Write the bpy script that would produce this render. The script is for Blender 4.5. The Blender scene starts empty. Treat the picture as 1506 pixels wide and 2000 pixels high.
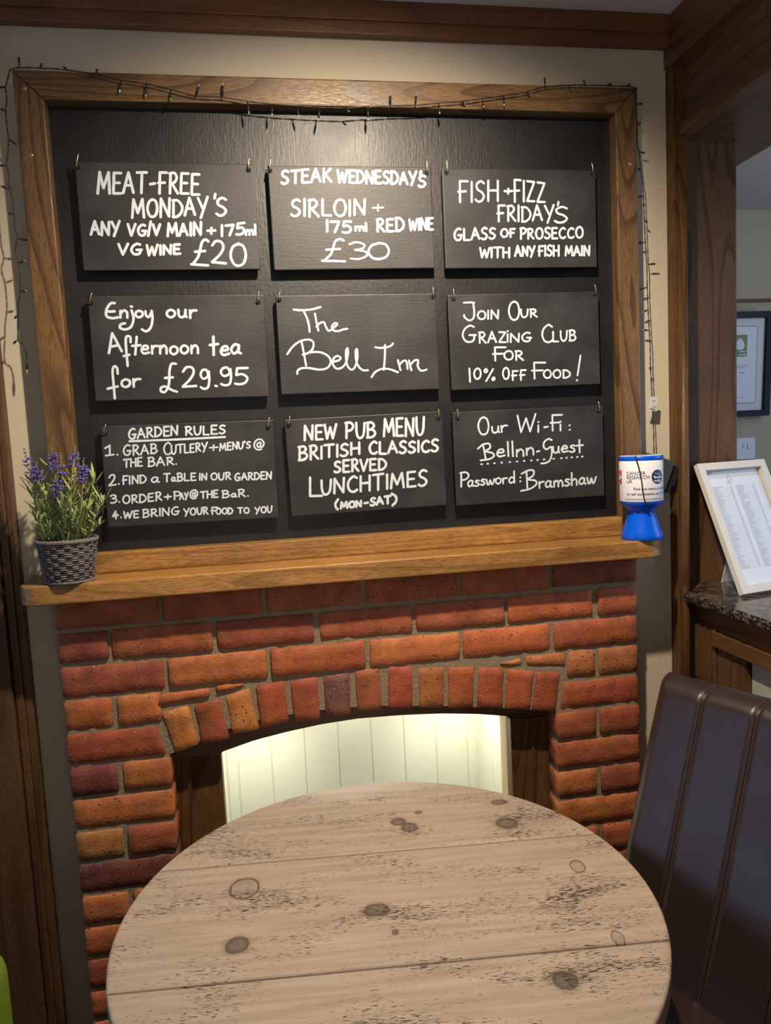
import bpy, bmesh, math, random
from mathutils import Vector, Matrix, noise
random.seed(7)
R = math.radians
S = bpy.context.scene
C = S.collection
# ------------------------------------------------------------------ camera
F_PX = 1446.37
CAM = Vector((0.46, -1.754, 0.3732))
YAW, PITCH, ROLL = R(9.2138), R(5.5934), R(-2.808)
_f = Vector((math.sin(YAW)*math.cos(PITCH), math.cos(YAW)*math.cos(PITCH), -math.sin(PITCH)))
_r0 = Vector((math.cos(YAW), -math.sin(YAW), 0)); _u0 = _r0.cross(_f)
_r = _r0*math.cos(ROLL)+_u0*math.sin(ROLL); _u = -_r0*math.sin(ROLL)+_u0*math.cos(ROLL)
cd = bpy.data.cameras.new('camera'); cam = bpy.data.objects.new('camera', cd); C.objects.link(cam)
cd.sensor_fit = 'HORIZONTAL'; cd.sensor_width = 36.0; cd.lens = 36.0*F_PX/1506.0; cd.clip_start = 0.02
cam.matrix_world = Matrix(((_r.x,_u.x,-_f.x,CAM.x),(_r.y,_u.y,-_f.y,CAM.y),(_r.z,_u.z,-_f.z,CAM.z),(0,0,0,1)))
S.camera = cam
def ray(px, py): return _r*((px-753)/F_PX) - _u*((py-1000)/F_PX) + _f
def aty(px, py, y):                    # point of the vertical plane y seen at a pixel of the photograph
    d = ray(px, py); return CAM + d*((y-CAM.y)/d.y)
def atz(px, py, z):
    d = ray(px, py); return CAM + d*((z-CAM.z)/d.z)
# ------------------------------------------------------------------ world and lights
S.view_settings.view_transform = 'Standard'; S.view_settings.look = 'None'
S.view_settings.gamma = 1.0; S.view_settings.use_curve_mapping = False; S.view_settings.exposure = 0.0
w = bpy.data.worlds.new('world'); S.world = w; w.use_nodes = True
w.node_tree.nodes['Background'].inputs[0].default_value = (0.92, 0.92, 1.0, 1)
w.node_tree.nodes['Background'].inputs[1].default_value = 0.035
def lamp(name, kind, loc, target, power, col, **kw):
    l = bpy.data.lights.new(name, kind); l.energy = power; l.color = col
    for k, v in kw.items(): setattr(l, k, v)
    o = bpy.data.objects.new(name, l); C.objects.link(o); o.location = loc
    o.rotation_euler = (Vector(target)-Vector(loc)).to_track_quat('-Z', 'Y').to_euler()
    return o
WARM = (1.0, 0.82, 0.61)
lamp('ceiling_spot', 'SPOT', (0.76, -0.84, 1.33), (0.70, -0.16, 0.10), 140, WARM, spot_size=R(124), spot_blend=1.0, shadow_soft_size=0.022)
lamp('room_fill', 'AREA', (0.3, -2.6, 1.32), (0.5, -1.0, -0.6), 1.5, WARM, shape='RECTANGLE', size=1.6, size_y=1.2)  # added soft area fill from behind the camera, not actual spot fittings
ALC = (1.0, 0.96, 0.84)
lamp('alcove_spot_left', 'SPOT', (0.37, 0.07, -0.222), (0.355, 0.29, -0.75), 7.5, ALC, spot_size=R(90), spot_blend=1.0, shadow_soft_size=0.015)
lamp('alcove_spot_right', 'SPOT', (0.95, 0.07, -0.222), (0.955, 0.29, -0.75), 7.5, ALC, spot_size=R(90), spot_blend=1.0, shadow_soft_size=0.015)
lamp('alcove_fill', 'AREA', (0.67, 0.13, -0.219), (0.67, 0.14, -1), 2.2, ALC, shape='RECTANGLE', size=0.6, size_y=0.14)  # added area fill that lifts the middle of the recess between its spots
lamp('ceiling_bounce_fill', 'AREA', (0.4, -2.3, 0.1), (0.5, -1.5, 1.35), 6.5, (1.0, 0.88, 0.76), shape='RECTANGLE', size=1.2, size_y=0.8)  # added upward fill standing in for room bounce, brightens the ceiling
lamp('window_left', 'AREA', (-2.2, -0.55, 0.35), (0.6, -0.5, 0.1), 11, (0.45, 0.62, 1.0), shape='RECTANGLE', size=0.9, size_y=1.2)
lamp('window_right', 'AREA', (3.0, -0.70, 0.5), (1.7, 0.1, 0.25), 12, (0.55, 0.72, 1.0), shape='RECTANGLE', size=1.0, size_y=1.2)
lamp('bar_room_lamp', 'POINT', (2.55, 0.05, 0.95), (2.5, 0, 0), 1.6, WARM, shadow_soft_size=0.06)
# ------------------------------------------------------------------ materials
def nm(name):
    m = bpy.data.materials.new(name); m.use_nodes = True
    return m, m.node_tree.nodes, m.node_tree.links, m.node_tree.nodes['Principled BSDF']
def plain(name, col, rough=0.5, metal=0.0, spec=0.5, noise_amt=0.0, nscale=40, bump=0.0, coat=0.0):
    m, N, L, b = nm(name)
    b.inputs['Base Color'].default_value = (*col, 1); b.inputs['Roughness'].default_value = rough
    b.inputs['Metallic'].default_value = metal; b.inputs['Specular IOR Level'].default_value = spec
    b.inputs['Coat Weight'].default_value = coat
    tc = N.new('ShaderNodeTexCoord'); n = N.new('ShaderNodeTexNoise'); n.inputs['Scale'].default_value = nscale; n.inputs['Detail'].default_value = 5
    L.new(tc.outputs['Object'], n.inputs['Vector'])
    if noise_amt:
        mx = N.new('ShaderNodeMixRGB'); mx.blend_type = 'MULTIPLY'; mx.inputs[0].default_value = noise_amt
        mx.inputs[1].default_value = (*col, 1); L.new(n.outputs['Fac'], mx.inputs[2]); L.new(mx.outputs[0], b.inputs['Base Color'])
    if bump:
        bp = N.new('ShaderNodeBump'); bp.inputs['Strength'].default_value = bump; bp.inputs['Distance'].default_value = 0.002
        L.new(n.outputs['Fac'], bp.inputs['Height']); L.new(bp.outputs[0], b.inputs['Normal'])
    return m
def wood(name, light, dark, axis, rings=16.0, rough=0.38, figure=1.0, pores=1.0, bump=0.25, spec=0.5, stretch=9.0):
    m, N, L, b = nm(name)
    tc = N.new('ShaderNodeTexCoord')
    mp = N.new('ShaderNodeMapping'); mp.inputs['Scale'].default_value = [1.0/stretch if i == axis else 1.0 for i in range(3)]
    L.new(tc.outputs['Object'], mp.inputs['Vector'])
    n1 = N.new('ShaderNodeTexNoise'); n1.inputs['Scale'].default_value = 7.0; n1.inputs['Detail'].default_value = 1.5; n1.inputs['Distortion'].default_value = 0.3
    L.new(mp.outputs[0], n1.inputs['Vector'])
    mu = N.new('ShaderNodeMath'); mu.operation = 'MULTIPLY'; mu.inputs[1].default_value = rings; L.new(n1.outputs['Fac'], mu.inputs[0])
    fr = N.new('ShaderNodeMath'); fr.operation = 'FRACT'; L.new(mu.outputs[0], fr.inputs[0])
    cr = N.new('ShaderNodeValToRGB'); cr.color_ramp.elements[0].position = 0.0; cr.color_ramp.elements[0].color = (1, 1, 1, 1)
    cr.color_ramp.elements[1].position = 1.0; cr.color_ramp.elements[1].color = (0.25, 0.25, 0.25, 1)
    e = cr.color_ramp.elements.new(0.62); e.color = (0.85, 0.85, 0.85, 1); e = cr.color_ramp.elements.new(0.9); e.color = (0.35, 0.35, 0.35, 1)
    e = cr.color_ramp.elements.new(0.05); e.color = (0.9, 0.9, 0.9, 1); cr.color_ramp.elements[0].color = (0.3, 0.3, 0.3, 1)
    L.new(fr.outputs[0], cr.inputs[0])
    mp2 = N.new('ShaderNodeMapping'); mp2.inputs['Scale'].default_value = [1.0/13 if i == axis else 1.0 for i in range(3)]
    L.new(tc.outputs['Object'], mp2.inputs['Vector'])
    n2 = N.new('ShaderNodeTexNoise'); n2.inputs['Scale'].default_value = 760; n2.inputs['Detail'].default_value = 3; L.new(mp2.outputs[0], n2.inputs['Vector'])
    cr2 = N.new('ShaderNodeValToRGB'); cr2.color_ramp.elements[0].position = 0.36; cr2.color_ramp.elements[0].color = (0.35, 0.35, 0.35, 1)
    cr2.color_ramp.elements[1].position = 0.52; cr2.color_ramp.elements[1].color = (1, 1, 1, 1); L.new(n2.outputs['Fac'], cr2.inputs[0])
    n3 = N.new('ShaderNodeTexNoise'); n3.inputs['Scale'].default_value = 5; n3.inputs['Detail'].default_value = 3; L.new(tc.outputs['Object'], n3.inputs['Vector'])
    f1 = N.new('ShaderNodeMixRGB'); f1.blend_type = 'MULTIPLY'; f1.inputs[0].default_value = figure
    f1.inputs[1].default_value = (1, 1, 1, 1); L.new(cr.outputs[0], f1.inputs[2])
    f2 = N.new('ShaderNodeMixRGB'); f2.blend_type = 'MULTIPLY'; f2.inputs[0].default_value = pores
    L.new(f1.outputs[0], f2.inputs[1]); L.new(cr2.outputs[0], f2.inputs[2])
    mx = N.new('ShaderNodeMixRGB'); mx.inputs[1].default_value = (*dark, 1); mx.inputs[2].default_value = (*light, 1); L.new(f2.outputs[0], mx.inputs[0])
    ov = N.new('ShaderNodeMixRGB'); ov.blend_type = 'OVERLAY'; ov.inputs[0].default_value = 0.55; L.new(mx.outputs[0], ov.inputs[1]); L.new(n3.outputs['Fac'], ov.inputs[2])
    L.new(ov.outputs[0], b.inputs['Base Color'])
    b.inputs['Roughness'].default_value = rough; b.inputs['Specular IOR Level'].default_value = spec
    bp = N.new('ShaderNodeBump'); bp.inputs['Strength'].default_value = bump; bp.inputs['Distance'].default_value = 0.0015
    L.new(f2.outputs[0], bp.inputs['Height']); L.new(bp.outputs[0], b.inputs['Normal'])
    return m
OL, OD = (0.195, 0.104, 0.038), (0.045, 0.021, 0.008)
M = {}
M['oak_x'] = wood('oak_along_x', OL, OD, 0); M['oak_z'] = wood('oak_along_z', OL, OD, 2, rings=13)
M['oak_y'] = wood('oak_along_y', (0.15, 0.068, 0.024), (0.05, 0.02, 0.007), 1, rings=10)
M['rail_x'] = wood('stained_rail_along_x', (0.22, 0.085, 0.028), (0.08, 0.03, 0.01), 0, rings=8, figure=.6)
M['dark_z'] = wood('dark_stained_along_z', (0.145, 0.070, 0.025), (0.042, 0.018, 0.006), 2, rings=14, spec=.25)
M['dark_x'] = wood('dark_stained_along_x', (0.13, 0.062, 0.025), (0.05, 0.02, 0.008), 0, rings=12)
M['old_z'] = wood('old_brown_timber', (0.12, 0.06, 0.026), (0.035, 0.015, 0.006), 2, rings=9, figure=.7, rough=.45)
M['shelf'] = wood('golden_oak_shelf', (0.37, 0.190, 0.055), (0.10, 0.046, 0.013), 0, rings=16, figure=.7, rough=.34, stretch=12)
M['reveal'] = wood('pale_wood_reveal', (0.50, 0.36, 0.21), (0.3, 0.2, 0.11), 2, figure=.5)
M['wall'] = plain('cream_paint', (0.60, 0.53, 0.41), 0.75, noise_amt=0.06, nscale=3, bump=0.05, spec=.3)
M['far_wall'] = plain('beige_paint', (0.50, 0.44, 0.32), 0.7, noise_amt=0.05, nscale=3, spec=.3)
M['ceiling'] = plain('white_ceiling_paint', (0.62, 0.60, 0.60), 0.8, noise_amt=0.08, nscale=120, bump=0.1, spec=.2)
M['carpet'] = plain('dark_carpet', (0.035, 0.022, 0.016), 0.95, noise_amt=0.5, nscale=200, bump=0.4, spec=.1)
M['panel'] = plain('sage_white_paint', (0.74, 0.74, 0.60), 0.42, noise_amt=0.03, nscale=8, spec=.4)
M['green_panel'] = plain('pale_sage_paint', (0.42, 0.44, 0.34), 0.5, noise_amt=0.05, nscale=8)
M['black'] = plain('black_plastic', (0.008, 0.008, 0.009), 0.4)
M['cable'] = plain('black_cable', (0.008, 0.009, 0.008), 0.45)
M['led'] = plain('clear_led_tip', (0.35, 0.33, 0.28), 0.12, spec=0.9)
M['brass'] = plain('brass_hook', (0.62, 0.47, 0.27), 0.32, metal=0.9)
M['screw'] = plain('brass_screw', (0.55, 0.33, 0.18), 0.35, metal=0.8)
M['chalk'] = plain('white_chalk_ink', (0.70, 0.79, 0.86), 0.7, noise_amt=0.35, nscale=160, spec=.2)
M['blue'] = plain('blue_plastic', (0.0, 0.10, 0.72), 0.28, spec=.4)
M['white_label'] = plain('white_printed_label', (0.78, 0.78, 0.84), 0.4)
M['white_plastic'] = plain('white_plastic', (0.72, 0.76, 0.82), 0.35)
M['navy'] = plain('navy_print', (0.01, 0.012, 0.06), 0.4)
M['ink'] = plain('dark_ink', (0.03, 0.03, 0.06), 0.5)
M['skyblue'] = plain('light_blue_print', (0.05, 0.35, 0.75), 0.4)
M['magenta'] = plain('magenta_print', (0.42, 0.01, 0.07), 0.4)
M['frame_white'] = plain('white_frame_paint', (0.72, 0.70, 0.66), 0.4)
M['paper'] = plain('white_paper', (0.70, 0.72, 0.78), 0.6)
M['dark_frame'] = plain('navy_black_frame', (0.012, 0.014, 0.026), 0.5, spec=.25)
M['green_print'] = plain('olive_green_print', (0.17, 0.27, 0.08), 0.5)
M['grey_print'] = plain('grey_print', (0.22, 0.25, 0.32), 0.5)
M['tag'] = plain('white_paper_tag', (0.62, 0.60, 0.56), 0.6, noise_amt=.2, nscale=60)
M['box_grey'] = plain('dark_grey_plastic', (0.035, 0.04, 0.045), 0.45)
M['lime'] = plain('lime_green_vinyl', (0.16, 0.27, 0.02), 0.45, noise_amt=.1, bump=.1, nscale=90)
M['wicker'] = plain('grey_wicker', (0.21, 0.18, 0.175), 0.6, noise_amt=0.5, nscale=90, bump=.3)
M['wicker_dark'] = plain('dark_wicker_stake', (0.045, 0.04, 0.045), 0.7)
M['soil'] = plain('dark_moss', (0.03, 0.028, 0.015), 0.9, noise_amt=.6, nscale=150)
M['leaf'] = plain('lavender_leaf_green', (0.36, 0.45, 0.165), 0.5, noise_amt=.35, nscale=30)
M['stem'] = plain('pale_green_stem', (0.23, 0.27, 0.14), 0.6)
M['flower'] = plain('violet_floret', (0.17, 0.12, 0.52), 0.6, noise_amt=.5, nscale=70)
M['dry'] = plain('dry_calyx_brown', (0.16, 0.12, 0.10), 0.7)
M['leather_seam'] = plain('brown_leather_piping', (0.045, 0.022, 0.018), 0.38)
def mat_leather():
    m, N, L, b = nm('dark_brown_leather')
    b.inputs['Base Color'].default_value = (0.022, 0.0115, 0.010, 1); b.inputs['Roughness'].default_value = 0.36
    b.inputs['Specular IOR Level'].default_value = 0.6
    tc = N.new('ShaderNodeTexCoord'); v = N.new('ShaderNodeTexVoronoi'); v.inputs['Scale'].default_value = 650; L.new(tc.outputs['Object'], v.inputs['Vector'])
    n = N.new('ShaderNodeTexNoise'); n.inputs['Scale'].default_value = 14; n.inputs['Detail'].default_value = 4; L.new(tc.outputs['Object'], n.inputs['Vector'])
    bp = N.new('ShaderNodeBump'); bp.inputs['Strength'].default_value = 0.12; bp.inputs['Distance'].default_value = 0.0006; L.new(v.outputs['Distance'], bp.inputs['Height'])
    bp2 = N.new('ShaderNodeBump'); bp2.inputs['Strength'].default_value = 0.25; bp2.inputs['Distance'].default_value = 0.004; L.new(n.outputs['Fac'], bp2.inputs['Height'])
    L.new(bp.outputs[0], bp2.inputs['Normal']); L.new(bp2.outputs[0], b.inputs['Normal'])
    mr = N.new('ShaderNodeMapRange'); mr.inputs[3].default_value = 0.33; mr.inputs[4].default_value = 0.46; L.new(n.outputs['Fac'], mr.inputs[0]); L.new(mr.outputs[0], b.inputs['Roughness'])
    return m
M['leather'] = mat_leather()
def mat_board(name, col, rough, vertical=True, smear=0.0):   # black paint brushed over boards, dusty in places
    m, N, L, b = nm(name)
    tc = N.new('ShaderNodeTexCoord'); mp = N.new('ShaderNodeMapping')
    mp.inputs['Scale'].default_value = (1, 1, 0.09) if vertical else (0.09, 1, 1)
    L.new(tc.outputs['Object'], mp.inputs['Vector'])
    n = N.new('ShaderNodeTexNoise'); n.inputs['Scale'].default_value = 260; n.inputs['Detail'].default_value = 4; L.new(mp.outputs[0], n.inputs['Vector'])
    n2 = N.new('ShaderNodeTexNoise'); n2.inputs['Scale'].default_value = 7; n2.inputs['Detail'].default_value = 6; L.new(tc.outputs['Object'], n2.inputs['Vector'])
    n3 = N.new('ShaderNodeTexNoise'); n3.inputs['Scale'].default_value = 130; n3.inputs['Detail'].default_value = 3; L.new(tc.outputs['Object'], n3.inputs['Vector'])
    cr = N.new('ShaderNodeValToRGB'); cr.color_ramp.elements[0].position = 0.42; cr.color_ramp.elements[0].color = (*col, 1)
    cr.color_ramp.elements[1].position = 0.8; cr.color_ramp.elements[1].color = (*[c+smear for c in col], 1); L.new(n2.outputs['Fac'], cr.inputs[0])
    L.new(cr.outputs[0], b.inputs['Base Color'])
    mr = N.new('ShaderNodeMapRange'); mr.inputs[3].default_value = rough-.08; mr.inputs[4].default_value = rough+.1; L.new(n2.outputs['Fac'], mr.inputs[0]); L.new(mr.outputs[0], b.inputs['Roughness'])
    ad = N.new('ShaderNodeMath'); L.new(n.outputs['Fac'], ad.inputs[0]); L.new(n3.outputs['Fac'], ad.inputs[1])
    bp = N.new('ShaderNodeBump'); bp.inputs['Strength'].default_value = 0.35 if vertical else .2; bp.inputs['Distance'].default_value = 0.0012
    L.new(ad.outputs[0], bp.inputs['Height']); L.new(bp.outputs[0], b.inputs['Normal'])
    return m
M['blackboard'] = mat_board('brushed_black_board_paint', (0.007, 0.007, 0.0085), 0.44, True, 0.005)
M['slate'] = mat_board('chalkboard_face_paint', (0.016, 0.016, 0.018), 0.50, False, 0.028)
M['slate_edge'] = plain('chalkboard_edge_black', (0.006, 0.006, 0.006), 0.45)
def mat_brick():
    m, N, L, b = nm('fired_clay_brick')
    oi = N.new('ShaderNodeObjectInfo'); tc = N.new('ShaderNodeTexCoord')
    n = N.new('ShaderNodeTexNoise'); n.inputs['Scale'].default_value = 22; n.inputs['Detail'].default_value = 6; n.inputs['Roughness'].default_value = .65
    n2 = N.new('ShaderNodeTexNoise'); n2.inputs['Scale'].default_value = 190; n2.inputs['Detail'].default_value = 3
    v = N.new('ShaderNodeTexVoronoi'); v.inputs['Scale'].default_value = 135
    nb = N.new('ShaderNodeTexNoise'); nb.inputs['Scale'].default_value = 8; nb.inputs['Detail'].default_value = 3
    for q in (n, n2, v, nb): L.new(tc.outputs['Object'], q.inputs['Vector'])
    mr = N.new('ShaderNodeMapRange'); mr.inputs[1].default_value = .25; mr.inputs[2].default_value = .75; mr.inputs[3].default_value = .65; mr.inputs[4].default_value = 1.6; L.new(n.outputs['Fac'], mr.inputs[0])
    mx = N.new('ShaderNodeMixRGB'); mx.blend_type = 'MULTIPLY'; mx.inputs[0].default_value = 1; L.new(oi.outputs['Color'], mx.inputs[1]); L.new(mr.outputs[0], mx.inputs[2])
    mh = N.new('ShaderNodeMixRGB'); mh.inputs[2].default_value = (0.36, 0.13, 0.035, 1)          # yellower burn
    r1 = N.new('ShaderNodeMapRange'); r1.inputs[1].default_value = .5; r1.inputs[2].default_value = .75; r1.inputs[4].default_value = .5; L.new(nb.outputs['Fac'], r1.inputs[0]); L.new(r1.outputs[0], mh.inputs[0]); L.new(mx.outputs[0], mh.inputs[1])
    # sparse pores: centres of a few voronoi cells
    lt = N.new('ShaderNodeMath'); lt.operation = 'LESS_THAN'; lt.inputs[1].default_value = 0.09; sc = N.new('ShaderNodeSeparateColor'); L.new(v.outputs['Color'], sc.inputs[0])
    dv = N.new('ShaderNodeMath'); dv.operation = 'MULTIPLY_ADD'; dv.inputs[1].default_value = -.20; L.new(sc.outputs[1], dv.inputs[0]); L.new(v.outputs['Distance'], dv.inputs[2]); L.new(dv.outputs[0], lt.inputs[0])
    g = N.new('ShaderNodeMath'); g.operation = 'GREATER_THAN'; g.inputs[1].default_value = 0.87; L.new(sc.outputs[0], g.inputs[0])
    pm = N.new('ShaderNodeMath'); pm.operation = 'MULTIPLY'; L.new(lt.outputs[0], pm.inputs[0]); L.new(g.outputs[0], pm.inputs[1])
    pl = N.new('ShaderNodeMath'); pl.operation = 'LESS_THAN'; pl.inputs[1].default_value = 0.06; L.new(sc.outputs[0], pl.inputs[0])
    pm2 = N.new('ShaderNodeMath'); pm2.operation = 'MULTIPLY'; L.new(lt.outputs[0], pm2.inputs[0]); L.new(pl.outputs[0], pm2.inputs[1])
    c1 = N.new('ShaderNodeMixRGB'); c1.inputs[2].default_value = (0.012, 0.006, 0.004, 1); L.new(pm.outputs[0], c1.inputs[0]); L.new(mh.outputs[0], c1.inputs[1])
    c2 = N.new('ShaderNodeMixRGB'); c2.inputs[2].default_value = (0.55, 0.30, 0.2, 1)
    pf = N.new('ShaderNodeMath'); pf.operation = 'MULTIPLY'; pf.inputs[1].default_value = .6; L.new(pm2.outputs[0], pf.inputs[0])
    L.new(pf.outputs[0], c2.inputs[0]); L.new(c1.outputs[0], c2.inputs[1]); L.new(c2.outputs[0], b.inputs['Base Color'])
    b.inputs['Roughness'].default_value = .62; b.inputs['Specular IOR Level'].default_value = .35
    ad = N.new('ShaderNodeMath'); ad.operation = 'MULTIPLY_ADD'; ad.inputs[1].default_value = .5; L.new(n2.outputs['Fac'], ad.inputs[0]); L.new(n.outputs['Fac'], ad.inputs[2])
    sb = N.new('ShaderNodeMath'); sb.operation = 'SUBTRACT'; L.new(ad.outputs[0], sb.inputs[0]); L.new(pm.outputs[0], sb.inputs[1])
    bp = N.new('ShaderNodeBump'); bp.inputs['Strength'].default_value = .7; bp.inputs['Distance'].default_value = .004; L.new(sb.outputs[0], bp.inputs['Height']); L.new(bp.outputs[0], b.inputs['Normal'])
    return m
M['brick'] = mat_brick()
M['mortar'] = plain('sandy_mortar', (0.36, 0.285, 0.185), 0.9, noise_amt=.6, nscale=130, bump=1.0, spec=.15)
def mat_granite(name, chipped):
    m, N, L, b = nm(name)
    tc = N.new('ShaderNodeTexCoord'); v = N.new('ShaderNodeTexVoronoi'); v.inputs['Scale'].default_value = 130 if chipped else 70
    n = N.new('ShaderNodeTexNoise'); n.inputs['Scale'].default_value = 30; n.inputs['Detail'].default_value = 6; n.inputs['Distortion'].default_value = 1.5
    L.new(tc.outputs['Object'], v.inputs['Vector']); L.new(tc.outputs['Object'], n.inputs['Vector'])
    cr = N.new('ShaderNodeValToRGB'); cr.color_ramp.elements[0].position = .42; cr.color_ramp.elements[0].color = (.012, .011, .012, 1)
    cr.color_ramp.elements[1].position = .68; cr.color_ramp.elements[1].color = (.17, .125, .09, 1); L.new(n.outputs['Fac'], cr.inputs[0]); L.new(cr.outputs[0], b.inputs['Base Color'])
    b.inputs['Roughness'].default_value = .4 if chipped else .14
    if chipped:
        bp = N.new('ShaderNodeBump'); bp.inputs['Strength'].default_value = 1; bp.inputs['Distance'].default_value = .006; L.new(v.outputs['Distance'], bp.inputs['Height']); L.new(bp.outputs[0], b.inputs['Normal'])
    return m
M['granite'] = mat_granite('polished_granite', False); M['granite_edge'] = mat_granite('chiselled_granite_edge', True)
def mat_glass():                          # thin clear pane: Fresnel mix of reflection and clear transmission
    m, N, L, b = nm('clear_glass'); N.remove(b); out = N['Material Output']
    t = N.new('ShaderNodeBsdfTransparent'); g = N.new('ShaderNodeBsdfGlossy'); g.inputs['Roughness'].default_value = .02
    lw = N.new('ShaderNodeLayerWeight'); lw.inputs['Blend'].default_value = .5; pw = N.new('ShaderNodeMath'); pw.operation = 'POWER'; pw.inputs[1].default_value = 4
    L.new(lw.outputs['Facing'], pw.inputs[0]); f = N.new('ShaderNodeMath'); f.operation = 'MULTIPLY_ADD'; f.inputs[1].default_value = .6; f.inputs[2].default_value = .04; L.new(pw.outputs[0], f.inputs[0]); mx = N.new('ShaderNodeMixShader')
    L.new(f.outputs[0], mx.inputs[0]); L.new(t.outputs[0], mx.inputs[1]); L.new(g.outputs[0], mx.inputs[2]); L.new(mx.outputs[0], out.inputs['Surface'])
    return m
M['glass'] = mat_glass()
# ------------------------------------------------------------------ builders
def mesh_obj(name, verts, faces, mat, root=None, smooth=False, mats=None, fmi=None):
    me = bpy.data.meshes.new(name)
    off = Vector(root.location) if root is not None and not root.get('rot') else Vector((0, 0, 0))
    me.from_pydata([tuple(Vector(v)-off) for v in verts], [], faces); me.update()
    if mats:
        for q in mats: me.materials.append(q)
        me.polygons.foreach_set('material_index', fmi)
    else: me.materials.append(mat)
    if smooth: me.polygons.foreach_set('use_smooth', [True]*len(me.polygons))
    o = bpy.data.objects.new(name, me); C.objects.link(o)
    if root is not None: o.parent = root
    return o
def tag(o, label=None, cat=None, group=None, kind=None):
    if label: o['label'] = label
    if cat: o['category'] = cat
    if group: o['group'] = group
    if kind: o['kind'] = kind
    return o
def empty(name, loc, label=None, cat=None, group=None, kind=None):
    o = bpy.data.objects.new(name, None); C.objects.link(o); o.location = loc; o.empty_display_size = .05
    return tag(o, label, cat, group, kind)
class MB:
    def __init__(s): s.v = []; s.f = []
    def add(s, vs, fs):
        n = len(s.v); s.v += [Vector(v) for v in vs]; s.f += [tuple(i+n for i in f) for f in fs]; return s
    def box(s, x0, x1, y0, y1, z0, z1, bev=0.0, fn=None):
        bm = bmesh.new(); bmesh.ops.create_cube(bm, size=1)
        for v in bm.verts: v.co = Vector((x0+(v.co.x+.5)*(x1-x0), y0+(v.co.y+.5)*(y1-y0), z0+(v.co.z+.5)*(z1-z0)))
        if bev: bmesh.ops.bevel(bm, geom=bm.edges[:], offset=bev, segments=2, profile=.6, affect='EDGES')
        bm.verts.index_update(); vs = [v.co.copy() for v in bm.verts]
        if fn: vs = [fn(v) for v in vs]
        s.add(vs, [[v.index for v in f.verts] for f in bm.faces]); bm.free(); return s
    def tube(s, pts, r, n=6, rads=None, cap=True):
        pts = [Vector(p) for p in pts]; vs = []; fs = []; prev = None
        for i, p in enumerate(pts):
            t = (pts[min(i+1, len(pts)-1)]-pts[max(i-1, 0)])
            t = t.normalized() if t.length > 1e-9 else Vector((0, 0, 1))
            if prev is None: a = t.orthogonal().normalized()
            else:
                a = prev - t*prev.dot(t); a = a.normalized() if a.length > 1e-6 else t.orthogonal().normalized()
            prev = a; c = t.cross(a); rr = rads[i] if rads else r
            vs += [p + (a*math.cos(6.28318*k/n)+c*math.sin(6.28318*k/n))*rr for k in range(n)]
        for i in range(len(pts)-1):
            for k in range(n): fs.append((i*n+k, i*n+(k+1) % n, (i+1)*n+(k+1) % n, (i+1)*n+k))
        if cap: fs.append(tuple(range(n))[::-1]); fs.append(tuple((len(pts)-1)*n+k for k in range(n)))
        return s.add(vs, fs)
    def lathe(s, cx, cy, prof, n=40, a0=0, a1=6.283185307, cap=True):
        vs = []; fs = []; full = abs(a1-a0-6.283185307) < 1e-4; m = n if full else n+1
        for r, z in prof: vs += [(cx+r*math.cos(a0+(a1-a0)*k/n), cy+r*math.sin(a0+(a1-a0)*k/n), z) for k in range(m)]
        for i in range(len(prof)-1):
            for k in range(n):
                k2 = (k+1) % m; fs.append((i*m+k, i*m+k2, (i+1)*m+k2, (i+1)*m+k))
        if cap and full: fs.append(tuple(range(m))[::-1]); fs.append(tuple((len(prof)-1)*m+k for k in range(m)))
        return s.add(vs, fs)
    def prism(s, poly, y0, y1, bev=0):      # poly in (x, z), extruded along y
        n = len(poly); vs = [(x, y0, z) for x, z in poly]+[(x, y1, z) for x, z in poly]
        fs = [tuple(range(n)), tuple(range(n, 2*n))[::-1]]+[(i, i+n, (i+1) % n+n, (i+1) % n) for i in range(n)]
        return s.add(vs, fs)
    def prismz(s, poly, z0, z1, bev=0.0):   # poly in (x, y), extruded along z
        bm = bmesh.new(); f = bm.faces.new([bm.verts.new((x, y, z0)) for x, y in poly])
        r = bmesh.ops.extrude_face_region(bm, geom=[f]); nv = [g for g in r['geom'] if isinstance(g, bmesh.types.BMVert)]
        for v in nv: v.co.z = z1
        bmesh.ops.recalc_face_normals(bm, faces=bm.faces[:])
        if bev: bmesh.ops.bevel(bm, geom=[e for e in bm.edges if abs(e.verts[0].co.z-e.verts[1].co.z) < 1e-6], offset=bev, segments=3, profile=.5, affect='EDGES')
        bm.verts.index_update(); s.add([v.co.copy() for v in bm.verts], [[v.index for v in f.verts] for f in bm.faces]); bm.free(); return s
    def ball(s, c, r, n=8, m=5, sc=(1, 1, 1)):
        prof = [(math.sin(math.pi*i/m), math.cos(math.pi*i/m)) for i in range(m+1)]; k0 = len(s.v)
        s.lathe(0, 0, [(max(a, 1e-4)*r, b*r) for a, b in prof], n, cap=False)
        for i in range(k0, len(s.v)): v = s.v[i]; s.v[i] = Vector((c[0]+v.x*sc[0], c[1]+v.y*sc[1], c[2]+v.z*sc[2]))
        return s
    def out(s, name, mat, root=None, smooth=False): return mesh_obj(name, s.v, s.f, mat, root, smooth)
def smooth_pts(p, k=5):                     # Catmull-Rom through the points
    if len(p) < 3: return [Vector(q) for q in p]
    p = [Vector(q) for q in p]; q = [2*p[0]-p[1]]+p+[2*p[-1]-p[-2]]; o = []
    for i in range(1, len(q)-2):
        for j in range(k):
            t = j/k; a, b, c, d = q[i-1], q[i], q[i+1], q[i+2]
            o.append(.5*((2*b)+(c-a)*t+(2*a-5*b+4*c-d)*t*t+(-a+3*b-3*c+d)*t**3))
    return o+[p[-1]]
ZF = -1.12                                  # floor
ZC = 1.347                                  # ceiling
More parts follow.
